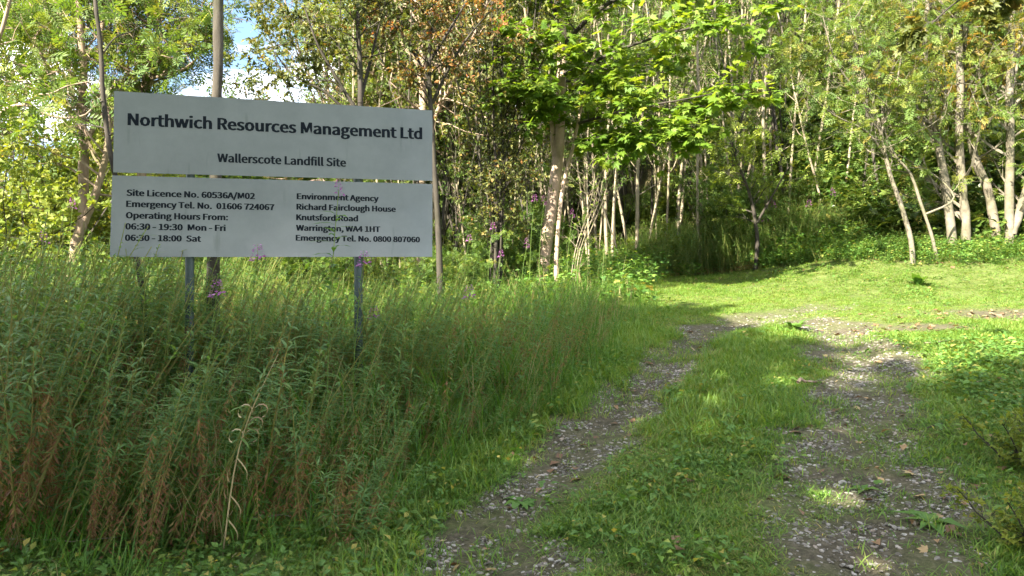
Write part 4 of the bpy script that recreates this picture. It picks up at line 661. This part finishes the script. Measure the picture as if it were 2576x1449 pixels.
# ------------------------------------------------------------------ scattered ground plants (stuff)
def scatter(name, protos, P, rot, scl, idx, label=None, **kw):
    c = bpy.data.collections.new(name + '_pieces')
    for k, m in enumerate(protos):
        o = bpy.data.objects.new('%s_piece_%02d' % (name, k), m); c.objects.link(o)
    me = bpy.data.meshes.new(name); n = len(P); me.vertices.add(n); me.vertices.foreach_set('co', np.asarray(P, np.float32).ravel())
    a = me.attributes.new('rot', 'FLOAT_VECTOR', 'POINT'); a.data.foreach_set('vector', np.asarray(rot, np.float32).ravel())
    a = me.attributes.new('scl', 'FLOAT_VECTOR', 'POINT'); scl = np.asarray(scl, np.float32); scl = np.repeat(scl[:, None], 3, 1) if scl.ndim == 1 else scl; a.data.foreach_set('vector', scl.ravel())
    a = me.attributes.new('idx', 'INT', 'POINT'); a.data.foreach_set('value', np.asarray(idx, np.int32))
    o = obj(name, me, kind='stuff'); 
    if label: o['label'] = label
    for k, v in kw.items(): o[k] = v
    ng = bpy.data.node_groups.new(name + '_nodes', 'GeometryNodeTree')
    ng.interface.new_socket('Geometry', in_out='INPUT', socket_type='NodeSocketGeometry'); ng.interface.new_socket('Geometry', in_out='OUTPUT', socket_type='NodeSocketGeometry')
    gi = ng.nodes.new('NodeGroupInput'); go = ng.nodes.new('NodeGroupOutput'); ip = ng.nodes.new('GeometryNodeInstanceOnPoints'); ci = ng.nodes.new('GeometryNodeCollectionInfo')
    ci.inputs['Collection'].default_value = c; ci.inputs['Separate Children'].default_value = True; ci.inputs['Reset Children'].default_value = True
    def na(nm, ty):
        q = ng.nodes.new('GeometryNodeInputNamedAttribute'); q.data_type = ty; q.inputs['Name'].default_value = nm; return q.outputs['Attribute']
    ng.links.new(gi.outputs[0], ip.inputs['Points']); ng.links.new(ci.outputs[0], ip.inputs['Instance']); ip.inputs['Pick Instance'].default_value = True
    ng.links.new(na('idx', 'INT'), ip.inputs['Instance Index']); ng.links.new(na('rot', 'FLOAT_VECTOR'), ip.inputs['Rotation']); ng.links.new(na('scl', 'FLOAT_VECTOR'), ip.inputs['Scale'])
    ng.links.new(ip.outputs[0], go.inputs[0]); md = o.modifiers.new('scatter', 'NODES'); md.node_group = ng
    return o
def in_view(x, y, m=.3): return (np.abs(x) < .66 * y + m) & (y > 2.6)
def sample(n, x0, x1, y0, y1, f, yb=1.0):
    """n random tries kept with probability f(x,y); yb>1 favours small y"""
    x = rng.uniform(x0, x1, n); y = y0 + (y1 - y0) * rng.random(n) ** yb; k = in_view(x, y, .6) & (rng.random(n) < f(x, y)); x = x[k]; y = y[k]
    return np.stack([x, y, gz(x, y)], -1)
def tuft(seed, nb, h, spread, width, lean=.35, mat='grass', lc=(.1, .8), wind=.0):
    r = np.random.default_rng(seed); P = np.stack([r.normal(0, spread, nb), r.normal(0, spread, nb), np.zeros(nb)], -1)
    a = r.uniform(0, 6.28, nb); l = r.uniform(0, lean, nb); D = nrm(np.stack([np.cos(a) * l + wind, np.sin(a) * l, np.ones(nb)], -1)); Nn = np.stack([np.cos(a), np.sin(a), np.full(nb, -.2)], -1)
    g = G(); T = T_lance(width, -.45); 
    put(g, T, P, D, Nn, h * r.uniform(.5, 1.2, nb), r.uniform(*lc, nb)); return g.mesh('tuft', M[mat])
def yawrot(n, tilt=.12): return np.stack([rng.normal(0, tilt, n), rng.normal(0, tilt, n), rng.uniform(0, 6.28, n)], -1)

# lawn grass
def f_lawn(x, y):
    tm = track_mask(x, y); b = bound_x(y); return np.clip(np.clip(1 - 1.3 * tm, .035, 1) * (1 - .95 * bare_mask(x, y)) * np.where(x > b - .5, 1, .0) * (1 - wood_mask(x, y)), 0, 1) * (.55 + .45 * smooth(.3, .6, vnoise(x, y, .5, 15)))
P = np.concatenate([sample(85000, -2, 5.5, 3.0, 9, f_lawn, 1.0), sample(76000, -1, 12, 8, 18.5, f_lawn, 1.0)])
n = len(P); hn = .5 + 1.1 * vnoise(P[:, 0], P[:, 1], .8, 21); mid = np.exp(-((P[:, 0] - (np.interp(P[:, 1], [3, 5, 7, 9, 12], [.95, 1.25, 1.75, 2.5, 3.5]))) / .45) ** 2) * smooth(4.5, 5.5, P[:, 1]) * smooth(9, 7.5, P[:, 1])
edge = np.exp(-((P[:, 0] - bound_x(P[:, 1]) - .1) / .35) ** 2)
s = (hn * (.5 + .45 * mid + .7 * edge)) * rng.uniform(.7, 1.3, n); s[P[:, 1] > 9] *= .8
scatter('lawn_grass', [tuft(600 + k, 14, .062, .045, .07, 1.0) for k in range(5)] + [tuft(610, 9, .11, .04, .06, .5, lc=(.6, 1))] + [tuft(612 + k, 14, .05, .05, .075, 1.1, lc=(.55, .95)) for k in range(2)], P, yawrot(n), np.stack([np.ones(n) * .9 + .3 * s, np.ones(n) * .9 + .3 * s, s], -1), np.where(rng.random(n) < .10, 5, np.where(rng.random(n) < np.clip(smooth(.42, .7, vnoise(P[:, 0], P[:, 1], .75, 51)) * .8 + .1 + .35 * smooth(8.5, 10.5, P[:, 1]), 0, .85), rng.integers(6, 8, n), rng.integers(0, 5, n))), 'short green grass over the clearing and between the wheel tracks', category='grass')

# small broad-leafed cover (clover, nettle seedlings)
def cover_proto(seed, n, tmpl, size, h, sp, mat='cover'):
    r = np.random.default_rng(seed); a = r.uniform(0, 6.28, n); rad = sp * np.sqrt(r.random(n)); z = h * r.random(n)
    P = np.stack([np.cos(a) * rad, np.sin(a) * rad, z], -1); D = nrm(np.stack([np.cos(a) + r.normal(0, .5, n), np.sin(a) + r.normal(0, .5, n), r.uniform(-.2, .5, n)], -1))
    g = G(); put(g, tmpl, P, D, np.repeat([[0, 0, 1.0]], n, 0) + r.normal(0, .3, (n, 3)), size * r.uniform(.6, 1.3, n), r.random(n)); 
    tubes(g, [(np.array([(0, 0, -.02), p * .6, p]), np.array([.002, .0015, .001])) for p in P[: n // 2]], 3)
    return g.mesh('cover_plant', M[mat])
CV = [cover_proto(620, 12, ROUNDL, .045, .10, .10), cover_proto(621, 12, TRIO, .07, .08, .12), cover_proto(622, 16, SIMPLE, .07, .14, .12), cover_proto(623, 9, TRIO, .05, .06, .12)]
def f_cov(x, y):
    b = bound_x(y); e = np.maximum(np.exp(-((x - b) / .5) ** 2), smooth(2.5, 3.1, x - .12 * y + .3) * (y < 8)); e = np.maximum(e, (x < b) * (y < 4.5) * .9); return np.clip((vnoise(x, y, .6, 25) > .58) * .4 + e * .8, 0, 1) * np.clip(1 - 1.5 * track_mask(x, y), .03, 1) * (1 - .8 * bare_mask(x, y))
P = np.concatenate([sample(9000, -4, 5.5, 3.0, 8, f_cov), sample(3500, -2, 11, 8, 16, f_cov)]); n = len(P)
scatter('ground_cover', CV, P, yawrot(n, .15), rng.uniform(.45, .95, n), rng.integers(0, 4, n), 'small broad-leafed weeds along the track and herb edge', category='ground cover')

# tall herb stand left of the track
def herb_proto(seed, H, brown, flower=False, leaves=70):
    r = np.random.default_rng(seed); S = wander(r, (0, 0, -.05), (r.normal(.16, .08), r.normal(0, .07), 1), H, 9, .035, .0)
    S[:, 0] += np.linspace(0, 1, 9) ** 2 * H * r.uniform(.02, .16); g = G(); tubes(g, [(S, np.linspace(.0042, .0016, 9))], 3, lc=.7)
    n = leaves; t = np.sort(r.uniform(.06, 1, n)); u = t * 8; i = np.minimum(u.astype(int), 7); f = (u - i)[:, None]; P = S[i] * (1 - f) + S[i + 1] * f
    a = np.arange(n) * 2.4 + r.normal(0, .4, n); dead = t < brown + r.normal(0, .06, n)
    upw = np.where(dead, -1.3, .55 - .5 * (1 - t)); D = nrm(np.stack([np.cos(a) + .15, np.sin(a), upw], -1)); size = H * .098 * (np.where(t > .85, 1 - (t - .85) * 4, 1) * r.uniform(.7, 1.2, n)); size = np.where(dead, size * .58, size)
    lc = np.where(dead, r.uniform(.76, 1.0, n), r.uniform(.05, .60, n)); nn = np.stack([np.cos(a) * .3, np.sin(a) * .3, np.ones(n)], -1)
    put(g, T_lance(.12, .32), P[~dead], D[~dead], nn[~dead], size[~dead], lc[~dead]); put(g, T_lance(.11, -.2, .1), P[dead], D[dead], nn[dead] + r.normal(0, .6, (dead.sum(), 3)), size[dead], lc[dead])
    return g.mesh('herb', M['herb'])
HB = [herb_proto(700 + k, 1.0, .22 + .13 * (k % 4), leaves=54) for k in range(8)] + [herb_proto(740 + k, 1.0, .85, leaves=120) for k in range(2)]
def f_herb(x, y): return np.where(x < bound_x(y) - .05 - .25 * (vnoise(x, y, .5, 33)), 1, 0) * np.where(y > 3.75 + .4 * vnoise(x, y, .6, 34) + smooth(-.5, .5, x) * .3, 1, 0) * (.35 + .65 * smooth(.3, .55, vnoise(x, y, .7, 35)))
P = np.concatenate([sample(3300, -6.5, 2, 3.6, 7.5, f_herb), sample(2300, -9, 2.5, 7.5, 13, f_herb)]); n = len(P)
front = smooth(6.3, 5.4, P[:, 1]) * smooth(-3.4, -1.6, P[:, 0]); tallone = rng.random(n) < .12
dd_ = rng.random(n) < np.where(P[:, 1] < 5.6, .24, .17)
h = np.where(dd_, rng.uniform(.5, .95, n), 1) * np.clip(1.84 + .45 * smooth(-2.4, -3.8, P[:, 0]) - np.where(tallone, .2, .62) * front - P[:, 2], .4, 1.75) * rng.uniform(.70, 1.08, n) * np.clip(.55 + .5 * (bound_x(P[:, 1]) - P[:, 0]) / .8, .55, 1)
HK = dict(category='herbs')
scatter('willowherb_stand', HB, P, np.stack([rng.normal(0, .1, n), rng.normal(.10, .09, n), rng.normal(0, .7, n)], -1), np.stack([(h * .85 + .25) * np.where(dd_, .62, 1), (h * .85 + .25) * np.where(dd_, .62, 1), h], -1), np.where(dd_, rng.integers(8, 10, n), rng.integers(0, 8, n)), 'dense stand of tall narrow-leafed herbs browning at the base below the sign', **HK)
# long grasses among the herbs and along their foot
P = np.concatenate([sample(3000, -6, 2, 3.1, 7, lambda x, y: np.where(x < bound_x(y) + .0, np.where(y < 3.9, .35, .8), 0) * (track_mask(x, y) < .3)), sample(2400, -8, 2.4, 7, 13, lambda x, y: np.where(x < bound_x(y) + .15, .7, 0))]); n = len(P)
s = rng.uniform(.45, 1.1, n) * np.clip(.28 + .42 * (P[:, 1] - 3.2), .28, 1.1) * np.clip(.55 + .5 * (bound_x(P[:, 1]) - P[:, 0]), .45, 1)
scatter('tall_grass', [tuft(640 + k, 12, .55, .05, .022, .35, wind=.18, lc=(.1, .7)) for k in range(3)] + [tuft(645, 6, .62, .05, .010, .3, 'dry', (0, .7), .2)], P, yawrot(n, .1) * (1, 1, .12), s, np.where(rng.random(n) < .09, 3, rng.integers(0, 3, n)), 'long thin grasses growing through the herb stand', category='grass')

# brambles / nettle mass at the foot of the thicket and up the bank
NB = [herb_proto(720 + k, 1.0, .12, leaves=60) for k in range(3)] + [cover_proto(650, 60, SIMPLE, .11, .7, .35), cover_proto(651, 55, TRIO, .14, .5, .4), cover_proto(652, 60, ROUNDL, .09, .6, .35)]
def f_und(x, y):
    return smooth(.02, .4, wood_mask(x, y)) * np.where(y < 19, 1, .5)
P = np.concatenate([sample(9500, 1.8, 13, 12.8, 19.0, f_und), sample(2400, -9, 14, 17, 27, f_und)]); n = len(P)
tall = smooth(2.0, 3.2, P[:, 0]) * smooth(8.0, 6.2, P[:, 0]) * smooth(14.9, 15.9, P[:, 1]); s = (.45 + .55 * tall) * rng.uniform(.6, 1.2, n)
ix = np.where(rng.random(n) < .3 + .7 * tall, rng.integers(0, 3, n), rng.integers(3, 6, n))
scatter('undergrowth', NB, P, yawrot(n, .12), s, ix, 'dense green nettles and brambles along the foot of the thicket', category='undergrowth')
# behind the sign: rough sunlit undergrowth
P = np.concatenate([sample(3200, -16, 2.6, 11.5, 24, lambda x, y: np.where(x < bound_x(y) + (y > 14) * 3, .9, 0))]); n = len(P)
scatter('rough_undergrowth', NB, P, yawrot(n, .15), rng.uniform(.45, 1.0, n), rng.integers(0, 6, n), 'sunlit rough weeds and brambles under the woodland behind the sign', category='undergrowth')
# ivy over the steep bank
def f_bank(x, y): return np.where(((x - 4.6) * .55 + (y - 17) * .83 > .2) & (x > 5), 1, 0)
IV = [cover_proto(660, 70, ROUNDL, .12, .35, .5, 'ivy'), cover_proto(661, 60, TRIO, .17, .5, .5, 'ivy'), cover_proto(662, 50, SIMPLE, .13, .6, .45, 'thicket')]
P = sample(5200, 5, 24, 12.5, 32, f_bank); n = len(P)
scatter('bank_ivy', IV, P, yawrot(n, .3), rng.uniform(.7, 1.4, n), rng.choice(3, n, p=[.5, .3, .2]), 'dark ivy and brambles covering the steep bank on the right', category='ivy')

# gravel in the wheel tracks
def stone_mesh(seed):
    import bmesh
    r = np.random.default_rng(seed); bm = bmesh.new(); bmesh.ops.create_icosphere(bm, subdivisions=1, radius=.5); sc = r.uniform(.6, 1.1, 3) * (1, .8, .5)
    for v in bm.verts: v.co = Vector([float(c) for c in np.array(v.co) * sc * r.uniform(.8, 1.15)])
    m = bpy.data.meshes.new('stone'); bm.to_mesh(m); bm.free(); m.materials.append(M['stone']); return m
ST = [stone_mesh(800 + k) for k in range(7)]
P = np.concatenate([sample(90000, -1.5, 4.2, 3.0, 7.5, lambda x, y: np.clip(track_mask(x, y) * 1.0 + .04, 0, 1) * (.35 + .65 * (vnoise(x, y, .25, 41) > .38))), sample(36000, 0, 6, 7.5, 12.5, lambda x, y: np.clip(track_mask(x, y) + .02, 0, 1) * (.4 + .6 * (vnoise(x, y, .3, 42) > .4)))]); n = len(P)
s = .009 + .038 * rng.random(n) ** 3.6; P[:, 2] += s * .02
scatter('gravel', ST, P, rng.uniform(0, 6.28, (n, 3)) * (.06, .06, 1), s, rng.integers(0, 7, n), 'pale gravel in the two wheel tracks', category='gravel')
# larger loose stones that can be picked out
big_st = [(2115, 1300), (2230, 1215), (2060, 1400), (2180, 1360), (2300, 1190), (2150, 1090), (2120, 1010), (2240, 1060), (2330, 1010), (1365, 1240), (1420, 1255), (1250, 1360), (1320, 1380), (1190, 1400), (1480, 1150), (1395, 1180), (1600, 1000), (2010, 1340), (2270, 1330), (2210, 1420), (1350, 1330), (1530, 1110), (1440, 1300), (2190, 1260)]
for k, (px, py) in enumerate(big_st):
    p = hit(px, py); o = obj('stone', ST[k % 7], None, p, label='fist-sized or smaller pale stone lying loose in a wheel track', category='stone', group='larger pale stones in the wheel tracks')
    q = random.uniform(.035, .06); o.scale = (q, q, q); o.rotation_euler.z = random.uniform(0, 6)
# litter
P = np.concatenate([sample(1500, -3, 5.5, 3.0, 9, lambda x, y: .35 + .4 * track_mask(x, y)), sample(2200, 1, 12, 12.5, 17, lambda x, y: .15 + .8 * wood_mask(x, y)), sample(900, 2.5, 8, 8.4, 10.6, lambda x, y: .1 + .9 * bare_mask(x, y))]); n = len(P); P[:, 2] += .012
def one(t, m, c): g = G(); put(g, t, np.zeros((1, 3)), [(0, 1, 0)], [(0, 0, 1)], 1.0, c); return g.mesh('litter_leaf', m)
scatter('leaf_litter', [one(ROUNDL, M['litter'], .2), one(SIMPLE, M['litter'], .6), one(MAPLE, M['litter'], .8), one(LANCE, M['dry'], .3)], P, yawrot(n, .3), rng.uniform(.03, .09, n), rng.choice(4, n, p=[.4, .3, .12, .18]), 'dry fallen leaves lying in the grass and on bare soil', category='leaf litter')

# ------------------------------------------------------------------ single plants and small things
def mk_leaf(t, m, c, name='leaf'): g = G(); put(g, t, np.zeros((1, 3)), [(0, 1, 0)], [(0, 0, 1)], 1.0, c); return g.mesh(name, m)
HL = [mk_leaf(T_lance(.2, .3), M['herb'], c) for c in (.02, .12, .25)]
def petals_mesh(seed, h, n=34, w=.035):
    r = np.random.default_rng(seed); t = r.random(n) ** .7; a = r.uniform(0, 6.28, n); P = np.stack([np.cos(a) * w * (1 - .7 * t), np.sin(a) * w * (1 - .7 * t), t * h], -1)
    g = G(); put(g, ROUNDL, P, nrm(np.stack([np.cos(a), np.sin(a), r.uniform(-.3, .6, n)], -1)), np.stack([r.normal(0, .4, n), r.normal(0, .4, n), np.ones(n)], -1), .028 * (1.2 - .6 * t), r.random(n), 0)
    tubes(g, [(np.array([(0, 0, 0), (0, 0, h)]), np.array([.003, .001]))], 3, 1); return g.mesh('flower_spike', [M['petal'], M['herb']])
SP = [petals_mesh(900 + k, .12 + .03 * k) for k in range(3)]
def fireweed(px, py, d, label, group=None, nl=14, hl=.6, leafy=.13, fl=True, spsc=1.0):
    tip = W(px, py, d); b = np.array([tip[0] - .10, tip[1] + .02, 0]); b[2] = float(gz(b[0], b[1])) - .02; H = tip[2] - b[2]
    t = thing('fireweed_plant', label, 'wildflower', b, group)
    S = spline(np.array([(0, 0, 0), (.01, 0, H * .4), (.05, 0, H * .75), tip - b]), 10)
    g = G(); tubes(g, [(S, np.linspace(.005, .002, 10))], 5, lc=.6); obj('stem', g.mesh('stem', M['herb']), t)
    r = np.random.default_rng(int(px * 7 + py))
    for k in range(nl):
        u = (1 - hl) + (hl - .12) * k / nl; i = min(int(u * 9), 8); p = S[i] * (1 - (u * 9 - i)) + S[i + 1] * (u * 9 - i); a = k * 2.4
        o = bpy.data.objects.new('leaf', HL[k % 3]); COL.objects.link(o); o.parent = t
        R = frames(np.array([[math.cos(a), math.sin(a) * .8, .35]]), np.array([[0, 0, 1.0]]))[0]; s = leafy * r.uniform(.8, 1.2) * (1.25 - u * .6)
        o.matrix_local = Matrix([[float(R[x][y]) * s for y in range(3)] + [float(p[x])] for x in range(3)] + [[0, 0, 0, 1]])
    if fl:
        o = obj('flower_spike', SP[int(r.integers(0, 3))], t, S[-1] - np.array([0, 0, .05])); o.scale = (spsc,) * 3
fireweed(852, 478, 4.9, 'tall fireweed with pink tip standing in front of the lower sign panel', nl=34, hl=.62, leafy=.19, spsc=.7)
fireweed(648, 640, 5.2, 'fireweed tip with purple flowers at the bottom edge of the sign', nl=8, hl=.4)
fireweed(546, 730, 5.0, 'purple fireweed in front of the trunk below the sign', nl=10, hl=.4)
fireweed(915, 655, 5.6, 'purple fireweed beside the right sign post', nl=8, hl=.35)
fireweed(1180, 738, 6.2, 'single purple flower among the herbs right of the sign', nl=8, hl=.4)
for px, py, d in ((1240, 570, 12.4), (1345, 500, 12.6), (1368, 512, 12.8), (1440, 545, 12.9), (1325, 620, 12.2), (1180, 600, 12.3), (110, 605, 7.4), (182, 520, 9.5), (940, 790, 6.5), (1260, 640, 12)):
    fireweed(px, py, d, 'fireweed with a purple flower spike standing above the sunlit herbs', 'fireweeds flowering above the sunlit herbs', nl=6, hl=.4, spsc=1.0)
for px, py in ((2095, 490), (2035, 515), (1946, 520), (1925, 552), (1905, 575)):
    fireweed(px, py, 16.6, 'pink-flowered fireweed above the nettles at the foot of the thicket', 'fireweeds above the nettles by the thicket', nl=6, hl=.4, spsc=1.3)
# stalk with curled dry leaves
def curled():
    b = hit(560, 1400); d = b[1]; tip = W(700, 890, d); t = thing('dry_stalk', 'pale stalk with curled golden dead leaves below the sign', 'plant', b)
    S = spline(np.array([(0, 0, 0), (W(590, 1180, d) - b), (W(630, 1040, d) - b), tip - b]), 14); g = G(); tubes(g, [(S, np.linspace(.005, .002, 14))], 5, lc=.4); obj('stem', g.mesh('stem', M['dry']), t)
    r = np.random.default_rng(4)
    for k, (i, sgn) in enumerate([(9, 1), (9, -1), (8, 1), (7, 1), (7, -1), (5, 1), (5, -1), (3, 1), (4, -1), (2, 1)]):
        a = np.linspace(0, 4.4, 9); rad = .045 * (1 - a / 9); C = np.stack([sgn * (.05 + -np.cos(a) * rad) + sgn * .0, .02 * np.sin(a), np.sin(a) * rad - .02], -1) + S[i] - np.array([sgn * .005, 0, 0])
        if k > 4: C = np.stack([sgn * .05 * np.sin(np.linspace(0, 2.2, 9)), np.zeros(9), -np.linspace(0, .12, 9)], -1) + S[i]
        g = G(); V = np.concatenate([C, C + (0, .012, .004)]); F = [(q, q + 1, q + 10, q + 9) for q in range(8)]; g.add(V, F, r.uniform(.1, .9)); obj('leaf', g.mesh('leaf', M['dry']), t)
curled()
# broad dock plant by the right track
def rosette(px, py, label, n, size, tm, mat, cat='plant', name='dock_plant', lift=.5, grp=None):
    b = hit(px, py); t = thing(name, label, cat, b, grp); r = np.random.default_rng(int(px)); lm = mk_leaf(tm, M[mat], .5)
    for k in range(n):
        a = k * 6.283 / n + r.normal(0, .2); R = frames(np.array([[math.cos(a), math.sin(a), lift * r.uniform(.5, 1.3)]]), np.array([[0, 0, 1.0]]))[0]; s = size * r.uniform(.7, 1.15)
        o = bpy.data.objects.new('leaf', lm); COL.objects.link(o); o.parent = t; o.matrix_local = Matrix([[float(R[x][y]) * s for y in range(3)] + [0.0] for x in range(3)] + [[0, 0, 0, 1]])
DOCK = (T_simple(.42, .06, .3))
rosette(2340, 1318, 'broad-leafed weed on bare soil beside the right wheel track', 8, .17, DOCK, 'cover')
rosette(2170, 1235, 'small broad-leafed weed growing in the middle of the right track', 6, .11, DOCK, 'cover')
rosette(1310, 1262, 'yellow-green weed sprawling across the near end of the left track', 9, .13, DOCK, 'cover', lift=.25)
rosette(975, 1255, 'pale fern-like weed at the foot of the herbs', 9, .16, T_lance(.2, .4), 'cover')
rosette(2000, 830, 'dark bushy weed in the grass of the clearing', 14, .26, DOCK, 'cover', lift=.8)
rosette(2310, 720, 'leafy weed standing in the sunlit grass', 10, .3, DOCK, 'cover', lift=1.2)
for px, py, lab in ((1245, 1285, 'pale green fallen maple leaf on the left wheel track'), (1100, 1425, 'fallen green maple leaf at the bottom edge of the picture'), (2195, 1228, 'fallen green maple leaf in the right wheel track'), (42, 1275, 'yellow maple leaf caught in the herbs at bottom left'), (1530, 1040, 'small fallen leaf beside the left track')):
    p = hit(px, py); o = obj('fallen_leaf', mk_leaf(MAPLE, M['cover'], .85 if 'pale' in lab or 'yellow' in lab else .5, 'fallen_leaf'), None, p + (0, 0, .03), label=lab, category='leaf'); o.scale = (.085,) * 3 if 'small' not in lab else (.05,) * 3; o.rotation_euler = (.3, .1, random.uniform(0, 6))
# sticks
def stick(pxa, pya, pxb, pyb, r, label, mat='bark_brown', lift=.02):
    a = hit(pxa, pya) + (0, 0, lift); b = hit(pxb, pyb) + (0, 0, lift); g = G(); rr = np.random.default_rng(int(pxa)); P = a + (b - a) * np.linspace(0, 1, 7)[:, None] + rr.normal(0, .012, (7, 3)); P = P - a
    tubes(g, [(P, np.linspace(r, r * .4, 7))], 5); obj('stick', g.mesh('stick', M[mat], True), None, a, label=label, category='stick')
stick(2490, 790, 2570, 812, .012, 'thin brown stick on bare soil at the right edge', 'bark_brown', .01)
stick(2010, 970, 2060, 968, .016, 'short brown stick across the right track')
stick(2360, 970, 2470, 965, .015, 'thin brown stick in sunlit grass right of the track')
stick(620, 1332, 720, 1322, .007, 'pale dry stem lying under the herbs', 'whip', .05)
stick(0, 1398, 290, 1392, .006, 'long pale dead stem along the bottom left corner', 'whip', .08)
stick(2280, 1090, 2370, 1085, .008, 'dark twig lying on the right track gravel', 'bark_dark')
stick(2330, 870, 2440, 850, .012, 'weathered twig on the bare patch by the clearing', 'whip')
# bramble at the right edge
br = shrub_proto(320, .7, .5, M['bush'], TRIO, .065, 3.2, 12)
for lab, px, py, s in (('yellow-green bramble bush at the right edge beside the track', 2640, 1180, .5), ('low bramble shoots at the right edge level with the sunlit track', 2660, 1000, .4), ('small bramble clump in the bottom right corner', 2680, 1400, .45), ('small bramble sprawl just inside the right edge', 2600, 1120, .35)):
    shrub(lab, 'bush', hit(px, py), s, 0, name='bramble_bush', mesh=br)
